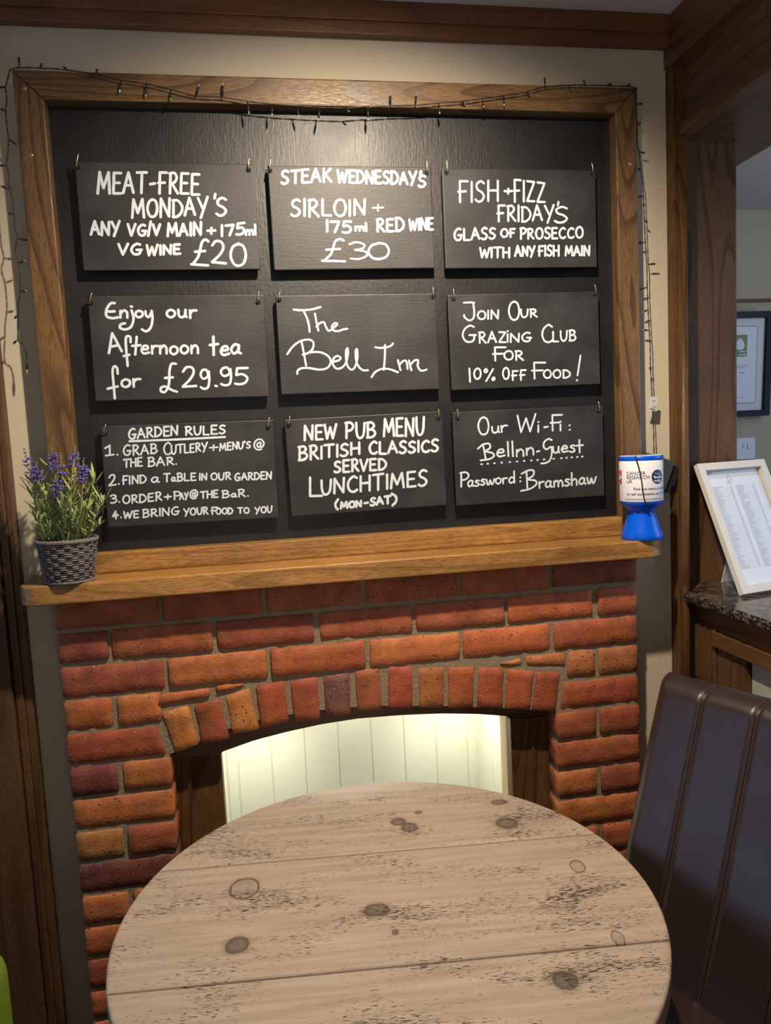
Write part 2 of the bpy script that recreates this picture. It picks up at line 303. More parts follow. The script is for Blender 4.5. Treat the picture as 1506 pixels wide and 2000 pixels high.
# ------------------------------------------------------------------ the setting
m = MB(); m.box(-1.6, .0, 0, .12, ZF, ZC); m.box(1.34, 1.487, 0, .12, ZF, ZC); m.box(0, 1.34, 0, .04, -.21, ZC)
tag(m.out('wall_back', M['wall']), kind='structure', label='cream painted wall behind the blackboard and chimney breast')
m = MB(); m.box(-1.6, 1.53, -3.4, .12, ZC, ZC+.1); tag(m.out('ceiling', M['ceiling']), kind='structure', label='white ceiling above the blackboard')
m = MB(); m.box(-1.6, 4.0, -3.4, 1.1, ZF-.08, ZF); tag(m.out('floor', M['carpet']), kind='structure', label='dark carpeted floor')
m = MB(); m.box(1.66, 4.0, .95, 1.05, ZF, 1.6); tag(m.out('wall_far', M['far_wall']), kind='structure', label='beige wall of the bar room beyond the hatch')
m = MB(); m.box(1.66, 4.0, -3.0, .95, 1.192, 1.29); tag(m.out('ceiling_far', M['ceiling']), kind='structure', label='white ceiling of the bar room')
m = MB(); m.box(1.53, 1.66, .10, .95, ZF, 1.3); tag(m.out('wall_side', M['far_wall']), kind='structure', label='wall behind the hatch jamb')
# ceiling rail: two stepped fascias
m = MB(); m.box(-1.6, 1.487, -.024, 0, 1.277, ZC, .003); m.box(-1.6, 1.487, -.030, -.0235, 1.304, ZC, .002)
tag(m.out('trim_1', M['rail_x']), kind='structure', label='brown wooden rail where wall meets ceiling')
# beam and header running towards the camera on the right
m = MB(); m.box(1.483, 1.62, -3.0, .03, 1.232, ZC, .004); tag(m.out('trim_2', M['oak_y']), kind='structure', label='dark beam at the ceiling on the right')
m = MB(); m.box(1.512, 1.82, -3.0, .9, 1.085, 1.235, .002); m.box(1.497, 1.53, -3.0, -.031, 1.066, 1.094, .004)
tag(m.out('trim_3', M['oak_y']), kind='structure', label='dark header board over the bar hatch')
m = MB(); m.box(1.487, 1.514, -.034, .10, ZF, 1.235, .002); tag(m.out('trim_4', M['dark_z']), kind='structure', label='corner post with arched grain beside the wall')
m = MB(); m.tube([(1.506, -.036, ZF), (1.506, -.036, 1.09)], .0115, 14); tag(m.out('trim_5', M['dark_z'], smooth=True), kind='structure', label='rounded bead on the corner post')
m = MB(); m.box(1.515, aty(1440, 700, .045).x, .045, .10, ZF, 1.09, .004); tag(m.out('trim_6', M['dark_z']), kind='structure', label='wide flat jamb of the bar hatch')
# left timber architrave
m = MB(); m.box(-.7, -.118, -.045, 0, ZF, ZC, .004); m.box(-.116, -.099, -.034, 0, ZF, ZC, .003); m.box(-.099, -.084, -.028, 0, ZF, ZC, .003)
tag(m.out('trim_7', M['old_z']), kind='structure', label='old brown timber post at the left edge')
# bar room: dark rail line on the far wall
a = aty(1441, 588, .945); b_ = aty(1506, 586, .945)
m = MB(); m.box(1.7, 3.8, .938, .95, a.z-.006, a.z+.006); tag(m.out('trim_8', M['dark_x']), kind='structure', label='thin dark rail on the bar room wall')
# ------------------------------------------------------------------ brick fireplace
fp = empty('brick_fireplace', (0.67, 0, ZF), 'red brick fireplace with arched opening under the oak shelf', 'fireplace')
YB = -.100
soff = [(.20, -.31), (.23, -.303), (.327, -.268), (.42, -.250), (.524, -.243), (.62, -.244), (.714, -.250), (.836, -.264), (.93, -.277), (1.012, -.290), (1.125, -.308), (1.15, -.312)]
def lerp_list(L_, x):
    for (x0, z0), (x1, z1) in zip(L_, L_[1:]):
        if x <= x1: return z0+(z1-z0)*(x-x0)/(x1-x0)
    return L_[-1][1]
PAL = [(.36, .100, .036), (.32, .088, .036), (.29, .078, .034), (.35, .115, .040), (.26, .070, .036), (.38, .125, .042), (.31, .092, .04), (.23, .062, .036)]
def brick(q, col=None, inner=0, seed=None, yb=YB, back=-.008, root=fp, name='brick'):
    """q: TL, TR, BR, BL as (x, z) on the face plane; a worn, slightly uneven block"""
    rnd = random.Random(seed if seed is not None else int(q[0][0]*9137+q[0][1]*7717))
    TL, TR, BR, BL = [Vector((a, b)) for a, b in q]
    w_ = (TR-TL).length; h_ = (TL-BL).length
    nx = max(4, int(w_/.011)); nz = max(4, int(h_/.011)); yo = rnd.uniform(-.002, .0025); tl = rnd.uniform(-.0015, .0015)
    V = []; idx = {}
    so = Vector((rnd.random()*50, rnd.random()*50, rnd.random()*50))
    def par(i, n, L_):
        e_ = .0028/L_; return 0 if i == 0 else (1 if i == n else e_+(1-2*e_)*(i-1)/(n-2))
    def pos(i, j, inset):
        u = par(i, nx, w_); v = par(j, nz, h_)
        u = .5+(u-.5)*(1-2*inset/w_); v = .5+(v-.5)*(1-2*inset/h_)
        p = (TL*(1-u)+TR*u)*(1-v)+(BL*(1-u)+BR*u)*v
        c = (TL+TR+BR+BL)/4
        cu, cv = abs(i/nx-.5)*2, abs(j/nz-.5)*2
        if cu > .98 and cv > .98: p = p+(c-p).normalized()*.0035
        n_ = noise.noise(Vector((p.x*45, p.y*45, 0))+so); n2 = noise.noise(Vector((p.x*45, p.y*45, 9))+so)
        return p+Vector((n_, n2))*.0016
    for j in range(nz+1):
        for i in range(nx+1):
            edge = i in (0, nx) or j in (0, nz); second = i in (1, nx-1) or j in (1, nz-1)
            p = pos(i, j, .0002)
            n_ = noise.noise(Vector((p.x*60, p.y*60, 3))+so)
            y = yb+yo+tl*(i/nx-.5)*2+n_*.0014+(.0032+abs(n_)*.003 if edge else (.0003 if second else 0))
            if second and not edge and rnd.random() < .1: y += .002
            idx[i, j] = len(V); V.append((p.x, y, p.y))
    Fc = [(idx[i, j], idx[i, j+1], idx[i+1, j+1], idx[i+1, j]) for j in range(nz) for i in range(nx)]
    ring = [(i, 0) for i in range(nx)]+[(nx, j) for j in range(nz)]+[(i, nz) for i in range(nx, 0, -1)]+[(0, j) for j in range(nz, 0, -1)]
    base = len(V)
    for (i, j) in ring:
        p = pos(i, j, -.0006); V.append((p.x, yb+.012, p.y))
    for (i, j) in ring:
        p = pos(i, j, -.0006); V.append((p.x, back, p.y))
    n = len(ring)
    for k in range(n):
        k2 = (k+1) % n
        Fc.append((idx[ring[k]], idx[ring[k2]], base+k2, base+k)); Fc.append((base+k, base+k2, base+n+k2, base+n+k))
    Fc.append(tuple(base+n+k for k in range(n)))
    o = mesh_obj(name, V, Fc, M['brick'], root, smooth=True)
    c = (col[0]*1.02, col[1]*1.28, col[2]*1.25) if col else rnd.choice(PAL); k = rnd.uniform(.85, 1.12); o.color = (c[0]*k, c[1]*k, c[2]*k, 1)
    return o
def rect(x0, x1, zt, zb): return [(x0, zt), (x1, zt), (x1, zb), (x0, zb)]
def row_z(r): return .065-.075*(r-1), -.075*(r-1)
W1, H1, G = .215, .1025, .010
hdr = lambda x: (x, x+H1)
# full rows 1-3
for r, xs in ((1, [(i*.225, i*.225+W1) for i in range(6)]), (2, [(0, H1)]+[(.1125+i*.225, .1125+i*.225+W1) for i in range(5)]+[(1.2375, 1.34)]), (3, [(i*.225, i*.225+W1) for i in range(6)])):
    zt, zb = row_z(r)
    for (x0, x1) in xs:
        j = random.uniform(-.002, .002); zbb = zb
        brick(rect(x0+(0 if x0 == 0 else j), x1+(0 if x1 > 1.33 else j), zt+random.uniform(-.002, .001), zbb+random.uniform(-.001, .002)), seed=int(r*100+x0*37))
def pxq(*pts): return [(lambda v: (v.x, v.z))(aty(px, py, YB)) for px, py in pts]
c6 = lambda u, v: (60+u/2.429, 1080+v/2.429)
c7 = lambda u, v: (640+u/2.2818, 1060+v/2.2818)
# row 4: piers and cut pieces over the arch
zt, zb = row_z(4)
brick(rect(0, .1, zt, zb), (.34, .08, .028)); brick(rect(.112, .203, zt, zb))
brick(pxq(c6(598, 678), c6(845, 643), c6(850, 680), c6(600, 730)), (.33, .08, .028))
brick(pxq(c6(878, 632), c6(1010, 620), c6(1010, 632), c6(880, 670)), (.33, .085, .028))
brick(pxq(c7(765, 540), c7(862, 516), c7(868, 545), c7(800, 548)), (.36, .12, .04))
brick(pxq(c7(888, 508), c7(1060, 490), c7(1062, 553), c7(890, 545)), (.36, .10, .035))
brick(pxq(c7(1078, 487), c7(1195, 476), c7(1200, 592), c7(1070, 603)), (.32, .10, .035)); brick(rect(1.2375, 1.34, zt, zb), (.27, .075, .03))
# row 5
zt, zb = row_z(5)
q = pxq(c6(600, 830), c6(642, 958)); brick([(0, zt), (q[0][0]-.002, zt), (q[1][0], zb), (0, zb)], (.27, .052, .022))
q = pxq(c7(1055, 618), c7(1040, 728)); brick([(q[0][0], zt), (1.34, zt), (1.34, zb), (q[1][0], zb)], (.29, .06, .026))
# rows 6 down to the floor
r = 6
while row_z(r)[1] > ZF-.02:
    zt, zb = row_z(r); zb = max(zb, ZF)
    if r % 2 == 0:
        for x0, x1 in ((0, .1), (.111, .215), (1.125, 1.227), (1.2375, 1.34)): brick(rect(x0, x1, zt, zb), {(6, 0): (.16, .035, .028), (8, 0): (.33, .115, .035)}.get((r, x0)), seed=r*31+int(x0*100))
    else:
        brick(rect(0, .215, zt, zb), (.15, .035, .028) if r == 9 else None, seed=r*17); brick(rect(1.125, 1.34, zt, zb), seed=r*19+3)
    r += 1
# arch voussoirs
VS = [(c6, (620, 760), (745, 728), (798, 910), (690, 950), (.36, .105, .032)), (c6, (778, 722), (893, 693), (942, 882), (815, 908), (.30, .062, .026)),
      (c6, (925, 680), (1040, 643), (1085, 840), (960, 865), (.38, .12, .036)), (c6, (1070, 635), (1200, 608), (1228, 800), (1095, 830), (.28, .052, .024)),
      (c6, (1232, 608), (1358, 590), (1375, 788), (1252, 800), (.26, .052, .025)), (c6, (1385, 585), (1513, 568), (1520, 768), (1400, 778), (.13, .045, .04)),
      (c7, (122, 572), (232, 562), (242, 745), (135, 752), (.30, .075, .03)), (c7, (270, 555), (378, 555), (380, 735), (272, 738), (.28, .05, .024)),
      (c7, (408, 560), (520, 560), (520, 738), (410, 735), (.34, .10, .034)), (c7, (540, 560), (655, 555), (650, 732), (540, 738), (.35, .08, .028)),
      (c7, (678, 558), (785, 560), (783, 740), (668, 735), (.29, .06, .026)), (c7, (805, 565), (918, 575), (905, 742), (793, 742), (.31, .062, .025)),
      (c7, (935, 578), (1038, 580), (1020, 757), (912, 750), (.28, .052, .024))]
for cf, a, b, c, d, col in VS: brick(pxq(cf(*a), cf(*b), cf(*c), cf(*d)), col)
# mortar bed behind the faces, cut out under the arch
m = MB(); cols = [.004+(1.336-.004)*i/90 for i in range(91)]+[.213, 1.127]; cols.sort()
YM = -.0938
for x0, x1 in zip(cols, cols[1:]):
    xm = (x0+x1)/2
    if .213 < xm < 1.127: z0, z1 = lerp_list(soff, x0)+.004, lerp_list(soff, x1)+.004
    else: z0 = z1 = ZF
    m.add([(x0, YM, z0), (x1, YM, z1), (x1, YM, .066), (x0, YM, .066), (x0, -.001, z0), (x1, -.001, z1)], [(0, 1, 2, 3), (0, 4, 5, 1)])
for x, s_ in ((.004, 1), (.213, -1), (1.127, 1), (1.336, -1)):
    zt_ = .066 if x in (.004, 1.336) else -.3
    m.add([(x, YM, ZF), (x, YM, zt_), (x, -.001, zt_), (x, -.001, ZF)], [(0, 1, 2, 3)])
m.out('mortar', M['mortar'], fp)
# timber lining of the opening
wa = [(.19, -.345), (.321, -.335), (.40, -.315), (.478, -.303), (.56, -.294), (.648, -.290), (.75, -.293), (.85, -.300), (.94, -.311), (1.022, -.326), (1.15, -.345)]
m = MB(); xs = [.21+.92*i/40 for i in range(41)]
poly = [(x, lerp_list(wa, x)) for x in xs if .321 <= x <= 1.027]
m.prism([(.21, -.338)]+[(.3208, -.338)]+poly+[(1.0272, -.333), (1.132, -.333), (1.132, -.215), (.21, -.215)], -.040, .0)
m.out('arch_header', M['dark_x'], fp)
for x0, x1 in ((.206, .321), (1.027, 1.134)):
    m = MB(); m.box(x0, x1, -.040, .0, ZF, -.336, .002); m.out('side_board', M['dark_z'], fp)
# ------------------------------------------------------------------ lit recess lined with tongue and groove boards
rec = empty('wall_alcove', (0.67, .29, ZF), 'pale sage tongue and groove lining of the lit recess', kind='structure')
def plank(x0, x1, z0, z1, y, side=None):
    g = .0035; vs = []
    P = [(x0, .0045), (x0+g, 0), (x1-g, 0), (x1, .0045), (x1, .014), (x0, .014)]
    if side is None: f_ = lambda u, d, z: (u, y+d, z)
    else: f_ = lambda u, d, z: (side[0]+side[1]*d, u, z)
    vs = [f_(u, d, z0) for u, d in P]+[f_(u, d, z1) for u, d in P]; n = 6
    mesh_obj('plank', vs, [tuple(range(n)), tuple(range(n, 2*n))[::-1]]+[(i, (i+1) % n, (i+1) % n+n, i+n) for i in range(n)], M['panel'], rec)
x = .338-.095
while x < 1.035: plank(max(x, .305), min(x+.095, 1.035), ZF, -.215, .29); x += .095
for k in range(3):
    plank(.05+k*.08, .05+(k+1)*.08, ZF, -.215, 0, (1.030, 1)); plank(.0+k*.0967, .0+(k+1)*.0967, ZF, -.215, 0, (.308, -1))
m = MB(); m.box(1.0275, 1.050, 0, .05, ZF, -.215, .001); o = m.out('reveal_board', M['reveal'], rec)
m = MB(); m.box(.28, 1.06, 0, .32, -.215, -.2); m.out('recess_ceiling', M['panel'], rec)
# ------------------------------------------------------------------ mantel shelf
def rounded_shelf():
    x0, x1, y0, y1, r = -.055, 1.392, -.157, -.001, .05
    poly = []
    for cx, cy, a0 in ((x1-r, y0+r, -90),): poly += [(cx+r*math.cos(R(a0+90*k/18)), cy+r*math.sin(R(a0+90*k/18))) for k in range(19)]
    poly += [(x1, y1), (x0, y1)]; r = .04
    poly += [(x0+r+r*math.cos(R(180+90*k/18)), y0+r+r*math.sin(R(180+90*k/18))) for k in range(19)]
    m = MB(); m.prismz(poly, .066, .108, .004); return m
sh = rounded_shelf().out('mantel_shelf', M['shelf'], smooth=False)
tag(sh, 'long golden oak mantel shelf with rounded ends above the bricks', 'shelf')
# ------------------------------------------------------------------ framed blackboard
fb = empty('framed_blackboard', (0.69, -.02, .108), 'big black wall board in a wide brown oak frame above the shelf', 'blackboard')
YF = -.055
FX0, FX1, FZT, FZB = .004, 1.381, 1.165, .108
IX0, IX1, IZT, IZB = .062, 1.327, 1.108, .154
def strip(name, poly, mat):
    bm = bmesh.new(); f = bm.faces.new([bm.verts.new((x, YF, z)) for x, z in poly]); r_ = bmesh.ops.extrude_face_region(bm, geom=[f])
    for g_ in r_['geom']:
        if isinstance(g_, bmesh.types.BMVert): g_.co.y = -.0005
    bmesh.ops.recalc_face_normals(bm, faces=bm.faces[:])
    es = [e for e in bm.edges if all(abs(v.co.y-YF) < 1e-6 for v in e.verts)]
    bmesh.ops.bevel(bm, geom=es, offset=.0035, segments=2, profile=.6, affect='EDGES'); bm.verts.index_update()
    o = mesh_obj(name, [v.co.copy() for v in bm.verts], [[v.index for v in f.verts] for f in bm.faces], mat, fb); bm.free(); return o
strip('frame_rail', [(FX0, FZT), (FX1, FZT), (IX1, IZT), (IX0, IZT)], M['oak_x'])
strip('frame_stile', [(FX0, FZT-.0005), (IX0-.0005, IZT), (IX0-.0005, FZB), (FX0, FZB)], M['oak_z'])
strip('frame_stile', [(IX1+.0005, IZT), (FX1, FZT-.0005), (FX1, FZB), (IX1+.0005, FZB)], M['oak_z'])
strip('frame_rail', [(IX0, IZB), (IX1, IZB), (IX1, FZB), (IX0, FZB)], M['shelf'])
YBD = -.024
m = MB(); m.box(IX0, IX1, YBD, -.001, IZB, IZT); m.out('black_panel', M['blackboard'], fb)
for px, py in ((61, 303), (1231, 320), (48, 172)):
    p = aty(px, py, YF); m = MB(); m.ball((p.x, YF, p.z), .0045, 12, 6, (1, .35, 1)); m.out('screw', M['screw'], fb, True)
# ------------------------------------------------------------------ handwriting
# single-stroke letters on a 1 x 1 cap box; 's' strokes are smoothed
def A_(*p): return ('s', p)
def P_(*p): return ('p', p)
GL = {
'A': (.8, [P_((0, 0), (.36, 1)), P_((.36, 1), (.78, .02)), P_((.12, .38), (.66, .38))]),
'B': (.68, [P_((.08, 0), (.08, 1)), A_((.0, .98), (.4, 1.0), (.58, .78), (.38, .56), (.1, .52)), A_((.1, .53), (.5, .5), (.68, .25), (.45, .03), (.02, .0))]),
'C': (.72, [A_((.68, .88), (.45, 1.0), (.15, .78), (.05, .42), (.2, .08), (.48, .0), (.7, .12))]),
'D': (.75, [P_((.06, 0), (.06, .98)), A_((0, .98), (.4, .95), (.72, .6), (.66, .25), (.35, .02), (.02, .0))]),
'E': (.62, [P_((.05, 1), (.05, 0)), P_((.05, 1), (.58, 1)), P_((.05, .52), (.5, .52)), P_((.05, 0), (.62, .0))]),
'F': (.62, [P_((.1, 1), (.12, 0)), P_((.1, 1), (.62, 1)), P_((0, .5), (.5, .52))]),
'G': (.78, [A_((.68, .92), (.45, 1.0), (.15, .78), (.04, .4), (.2, .06), (.5, .0), (.68, .14), (.7, .4)), P_((.42, .42), (.8, .42))]),
'H': (.72, [P_((.04, 1), (.04, 0)), P_((.68, 1), (.68, 0)), P_((.04, .52), (.68, .52))]),
'I': (.12, [P_((.06, 1), (.06, 0))]),
'i': (.12, [P_((.06, .72), (.06, 0)), P_((.06, .98), (.07, 1.02))]),
'J': (.62, [A_((.0, .98), (.3, 1.0), (.56, .98)), A_((.5, .98), (.56, .5), (.52, .14), (.3, .0), (.06, .16), (.02, .3))]),
'K': (.7, [P_((.05, 1), (.05, 0)), P_((.62, .98), (.08, .45)), P_((.2, .55), (.7, .0))]),
'L': (.6, [P_((.05, 1), (.05, .02)), P_((.05, .02), (.6, .0))]),
'M': (.95, [P_((.02, 0), (.12, 1)), P_((.12, 1), (.45, .25)), P_((.45, .25), (.8, 1)), P_((.8, 1), (.93, .0))]),
'N': (.76, [P_((.04, 0), (.06, 1)), P_((.06, 1), (.68, .02)), P_((.68, .02), (.72, 1))]),
'O': (.8, [A_((.42, 1.0), (.16, .86), (.03, .48), (.18, .1), (.42, .0), (.68, .12), (.78, .5), (.66, .88), (.40, 1.0))]),
'P': (.62, [P_((.08, 0), (.08, 1)), A_((.0, .97), (.4, 1.0), (.62, .78), (.45, .52), (.1, .46))]),
'R': (.68, [P_((.08, 0), (.08, 1)), A_((.0, .97), (.38, 1.0), (.56, .78), (.4, .55), (.1, .48)), P_((.22, .48), (.68, .0))]),
'S': (.62, [A_((.58, .9), (.35, 1.0), (.1, .84), (.15, .6), (.42, .46), (.58, .25), (.42, .03), (.18, .0), (.02, .1))]),
'T': (.75, [P_((0, .98), (.75, 1.0)), P_((.38, .98), (.38, 0))]),
'U': (.72, [A_((.03, 1), (.06, .4), (.2, .05), (.45, .02), (.64, .3), (.7, 1))]),
'V': (.72, [P_((0, 1), (.32, 0)), P_((.32, 0), (.7, 1))]),
'W': (1.0, [P_((0, 1), (.2, 0)), P_((.2, 0), (.48, .8)), P_((.48, .8), (.7, 0)), P_((.7, 0), (1.0, 1))]),
'Y': (.74, [P_((0, 1), (.36, .42)), P_((.74, 1.05), (.22, -.12))]),
'Z': (.68, [P_((.05, 1), (.66, .98)), P_((.66, .98), (.05, .02)), P_((.05, .02), (.68, 0))]),
'0': (.75, [A_((.42, 1.0), (.14, .84), (.03, .46), (.16, .1), (.38, .0), (.64, .14), (.74, .52), (.62, .9), (.36, 1.0))]),
'1': (.12, [P_((.06, 1), (.06, 0))]),
'l1': (.6, [P_((.0, .72), (.34, .98)), P_((.34, .98), (.34, .03)), P_((.05, .0), (.62, .06))]),
'2': (.68, [A_((.04, .78), (.2, .98), (.45, .97), (.56, .74), (.4, .4), (.03, .03)), P_((.03, .03), (.68, .02))]),
'3': (.66, [A_((.05, .88), (.3, 1.0), (.58, .85), (.5, .62), (.25, .54)), A_((.25, .54), (.6, .45), (.66, .2), (.4, .0), (.1, .03))]),
'5': (.62, [P_((.12, .98), (.62, 1.0)), P_((.12, .98), (.08, .56)), A_((.08, .56), (.36, .62), (.6, .4), (.5, .1), (.25, .0), (.02, .04))]),
'7': (.6, [P_((0, .97), (.6, 1.0)), P_((.6, 1.0), (.3, 0))]),
'9': (.62, [A_((.5, .78), (.38, .98), (.14, .94), (.04, .72), (.2, .52), (.46, .62), (.55, .9)), A_((.55, .9), (.58, .45), (.5, .08), (.25, .0), (.05, .08))]),
'4': (.62, [P_((.32, .95), (.02, .35)), P_((.02, .35), (.6, .4)), P_((.42, .62), (.34, .0))]),
'£': (.85, [A_((.72, .93), (.58, 1.0), (.42, .9), (.36, .6), (.3, .3), (.1, .03)), P_((.12, .5), (.62, .55)), P_((.0, .0), (.85, -.02))]),
'£s': (.85, [A_((.8, .98), (.58, .98), (.48, .75), (.47, .45), (.42, .2), (.25, .02), (.05, .05), (.08, .18), (.3, .2), (.6, .08), (.85, .02)), P_((.25, .5), (.65, .52))]),
'+': (.7, [P_((0, .48), (.7, .52)), P_((.36, .85), (.34, .12))]),
'-': (.5, [P_((.06, .46), (.42, .5))]),
'/': (.4, [P_((.42, 1.1), (.0, -.1))]),
"'": (.12, [P_((.08, 1.1), (.04, .85))]),
'.': (.14, [P_((.05, .03), (.08, .05))]),
':': (.14, [P_((.05, .12), (.08, .14)), P_((.05, .52), (.08, .54))]),
'!': (.2, [P_((.2, 1), (.06, .22)), P_((.02, .02), (.05, .03))]),
'%': (.85, [A_((.2, 1.0), (.05, .85), (.14, .7), (.3, .82), (.2, 1.0)), P_((.75, .98), (.2, .0)), A_((.82, .32), (.68, .2), (.75, .08), (.88, .18), (.82, .32))]),
'@': (1.0, [A_((.62, .32), (.45, .25), (.34, .42), (.42, .65), (.62, .68), (.68, .5)), A_((.68, .68), (.66, .38), (.75, .26), (.92, .4), (.95, .7), (.7, .97), (.35, .95), (.08, .65), (.1, .25), (.4, .02), (.75, .08))]),
'(': (.3, [A_((.3, 1.0), (.06, .6), (.08, .25), (.26, .0))]),
')': (.3, [A_((.0, 1.0), (.28, .7), (.28, .3), (.05, .0))]),
# lower case: x-height .5
'a': (.5, [A_((.42, .45), (.2, .5), (.03, .25), (.15, .02), (.36, .15), (.42, .45)), A_((.42, .45), (.4, .1), (.52, .02))]),
'b': (.48, [P_((.05, 1), (.05, 0)), A_((.05, .3), (.25, .5), (.45, .3), (.3, .0), (.05, .05))]),
'd': (.5, [A_((.42, .4), (.22, .5), (.03, .25), (.15, .02), (.4, .1)), P_((.44, 1.0), (.46, 0))]),
'e': (.46, [A_((.05, .26), (.38, .3), (.34, .48), (.15, .46), (.04, .22), (.16, .02), (.46, .08))]),
'f': (.5, [A_((.42, .82), (.34, 1.0), (.2, .85), (.2, .3), (.2, -.5)), P_((.0, .02), (.42, .1))]),
'h': (.48, [P_((.05, 1), (.05, 0)), A_((.05, .3), (.24, .5), (.4, .38), (.42, 0))]),
'il': (.12, [P_((.06, .5), (.06, 0)), P_((.06, .72), (.07, .75))]),
'j': (.3, [A_((.2, .5), (.22, -.1), (.1, -.5), (-.15, -.55), (-.25, -.3)), P_((.2, .75), (.22, .78))]),
'l': (.14, [P_((.04, 1), (.08, 0))]),
'm': (.7, [P_((.04, .48), (.04, 0)), A_((.04, .3), (.2, .5), (.34, .35), (.34, 0)), A_((.34, .3), (.5, .5), (.64, .35), (.66, 0))]),
'n': (.46, [P_((.04, .48), (.04, 0)), A_((.04, .28), (.22, .5), (.38, .36), (.4, 0))]),
'o': (.48, [A_((.24, .5), (.06, .38), (.05, .12), (.24, .0), (.42, .14), (.42, .38), (.22, .5))]),
'r': (.38, [P_((.04, .48), (.06, 0)), A_((.05, .28), (.18, .46), (.38, .47))]),
's': (.36, [A_((.34, .46), (.16, .5), (.06, .38), (.26, .24), (.32, .1), (.16, .0), (.0, .05))]),
't': (.42, [P_((.18, .95), (.2, 0)), P_((.0, .52), (.42, .56))]),
'u': (.46, [A_((.03, .48), (.06, .12), (.2, .0), (.36, .12), (.4, .48)), A_((.4, .48), (.4, .1), (.46, .02))]),
'w': (.66, [A_((.02, .48), (.1, .06), (.22, .06), (.32, .42), (.42, .05), (.54, .1), (.66, .5))]),
'y': (.46, [A_((.03, .48), (.08, .18), (.24, .1), (.38, .48)), A_((.4, .5), (.42, -.1), (.34, -.5), (.1, -.6), (-.02, -.45))]),
}
YS = -.0500                                 # sign faces
def toks(s):
    o = []; i = 0
    while i < len(s):
        if s[i] == '{': j = s.index('}', i); o.append(s[i+1:j]); i = j+1
        else: o.append(s[i]); i += 1
    return o
class Pen:
    def __init__(s, ox, oy, sc, wpx, seed): s.ox, s.oy, s.sc, s.w = ox, oy, sc, wpx*.9; s.L = []; s.m = MB(); s.k = 0; s.r = random.Random(seed)
    def px(s, u, v): return (s.ox+u/s.sc, s.oy+v/s.sc)
    def stroke(s, pts, sm, wmul=1.0):      # pts in crop pixels
        P = [Vector((a, b, 0)) for a, b in pts]
        if sm: P = smooth_pts(P, 6)
        elif len(P) == 2: P = [P[0].lerp(P[1], t/4) for t in range(5)]
        y = YS-.0003-.00013*(s.k % 6); s.k += 1
        W = [aty(*s.px(q.x, q.y), y-i_*6e-6) for i_, q in enumerate(P)]
        hw = s.w*wmul*(CAM-W[0]).length/F_PX/2
        L = []; Rr = []
        for i in range(len(W)):
            t = W[min(i+1, len(W)-1)]-W[max(i-1, 0)]; t.y = 0; t = t.normalized() if t.length > 1e-8 else Vector((1, 0, 0))
            n = Vector((-t.z, 0, t.x)); h = hw*(1+.12*noise.noise(Vector((W[i].x*90, W[i].z*90, s.k))))
            L.append(W[i]+n*h); Rr.append(W[i]-n*h)
        def cap(c, n0, t_):
            return [c+n0*math.cos(a)*hw*.95+t_*math.sin(a)*hw*.95 for a in (R(30), R(60), R(90), R(120), R(150))]
        t0 = (W[0]-W[min(1, len(W)-1)]); t0.y = 0; t0 = t0.normalized() if t0.length > 1e-8 else Vector((1, 0, 0))
        t1 = (W[-1]-W[-2]); t1.y = 0; t1 = t1.normalized() if t1.length > 1e-8 else Vector((1, 0, 0))
        c0 = cap(W[0], Vector((t0.z, 0, -t0.x)), t0); c1 = cap(W[-1], Vector((-t1.z, 0, t1.x)), t1)
        n = len(W); vs = L+Rr; fs = [(i, i+1, n+i+1, n+i) for i in range(n-1)]
        s.m.add(vs, fs)
        s.m.add([L[0]]+sorted_cap(L[0], c0)+[Rr[0]], [tuple(range(7))]); s.m.add([L[-1]]+sorted_cap(L[-1], c1)+[Rr[-1]], [tuple(range(7))])
    def new(s):
        if s.m.v: s.L.append(s.m); s.m = MB()
    def word(s, text, x0, y0, x1, y1, h, h1=None, slant=0.0, wm=1.0):
        s.new(); T = toks(text)
        ws = [GL[t][0] for t in T]; low = all(t in 'abdefhjlmnorstuwy' or t in ('il',) for t in T); gap = .1 if low else .2
        tot = sum(ws)+gap*(len(T)-1); h1 = h1 or h; cur = 0
        for t, gw in zip(T, ws):
            jx, jy, js = s.r.uniform(-.02, .02), s.r.uniform(-.035, .035), s.r.uniform(.95, 1.05)
            for kind, pts in GL[t][1]:
                out = []
                for (a, b) in pts:
                    f = (cur+a+jx)/tot; hh = (h+(h1-h)*f)*js
                    out.append((x0+(x1-x0)*f+slant*b*hh, y0+(y1-y0)*f-(b+jy)*hh))
                s.stroke(out, kind == 's', wm)
            cur += gw+gap
        s.new()
    def out(s, root):
        s.new()
        for m in s.L: m.out('lettering', M['chalk'], root)
def sorted_cap(a, c): return c if (c[0]-a).length < (c[-1]-a).length else c[::-1]
def s1(P):
    W = P.word
    W('MEAT-FREE', 310, 335, 990, 338, 145, 130, .03); W('MONDAY', 540, 500, 1045, 480, 118); W("'", 1088, 470, 1102, 470, 120); W('S', 1102, 485, 1172, 485, 115)
    W('ANY', 264, 612, 455, 612, 85); W('VG', 512, 615, 634, 614, 74); W('/', 648, 614, 664, 614, 84); W('V', 680, 613, 728, 612, 74); W('MAIN', 778, 622, 1003, 612, 82); W('+', 1045, 608, 1098, 608, 52); W('175', 1138, 618, 1290, 606, 72); W('ml', 1298, 612, 1370, 610, 66, wm=.9)
    W('VG', 450, 745, 603, 740, 68); W('WINE', 640, 748, 862, 738, 65); W('£', 935, 808, 1048, 812, 165, slant=.12); W('20', 1072, 800, 1305, 818, 145)
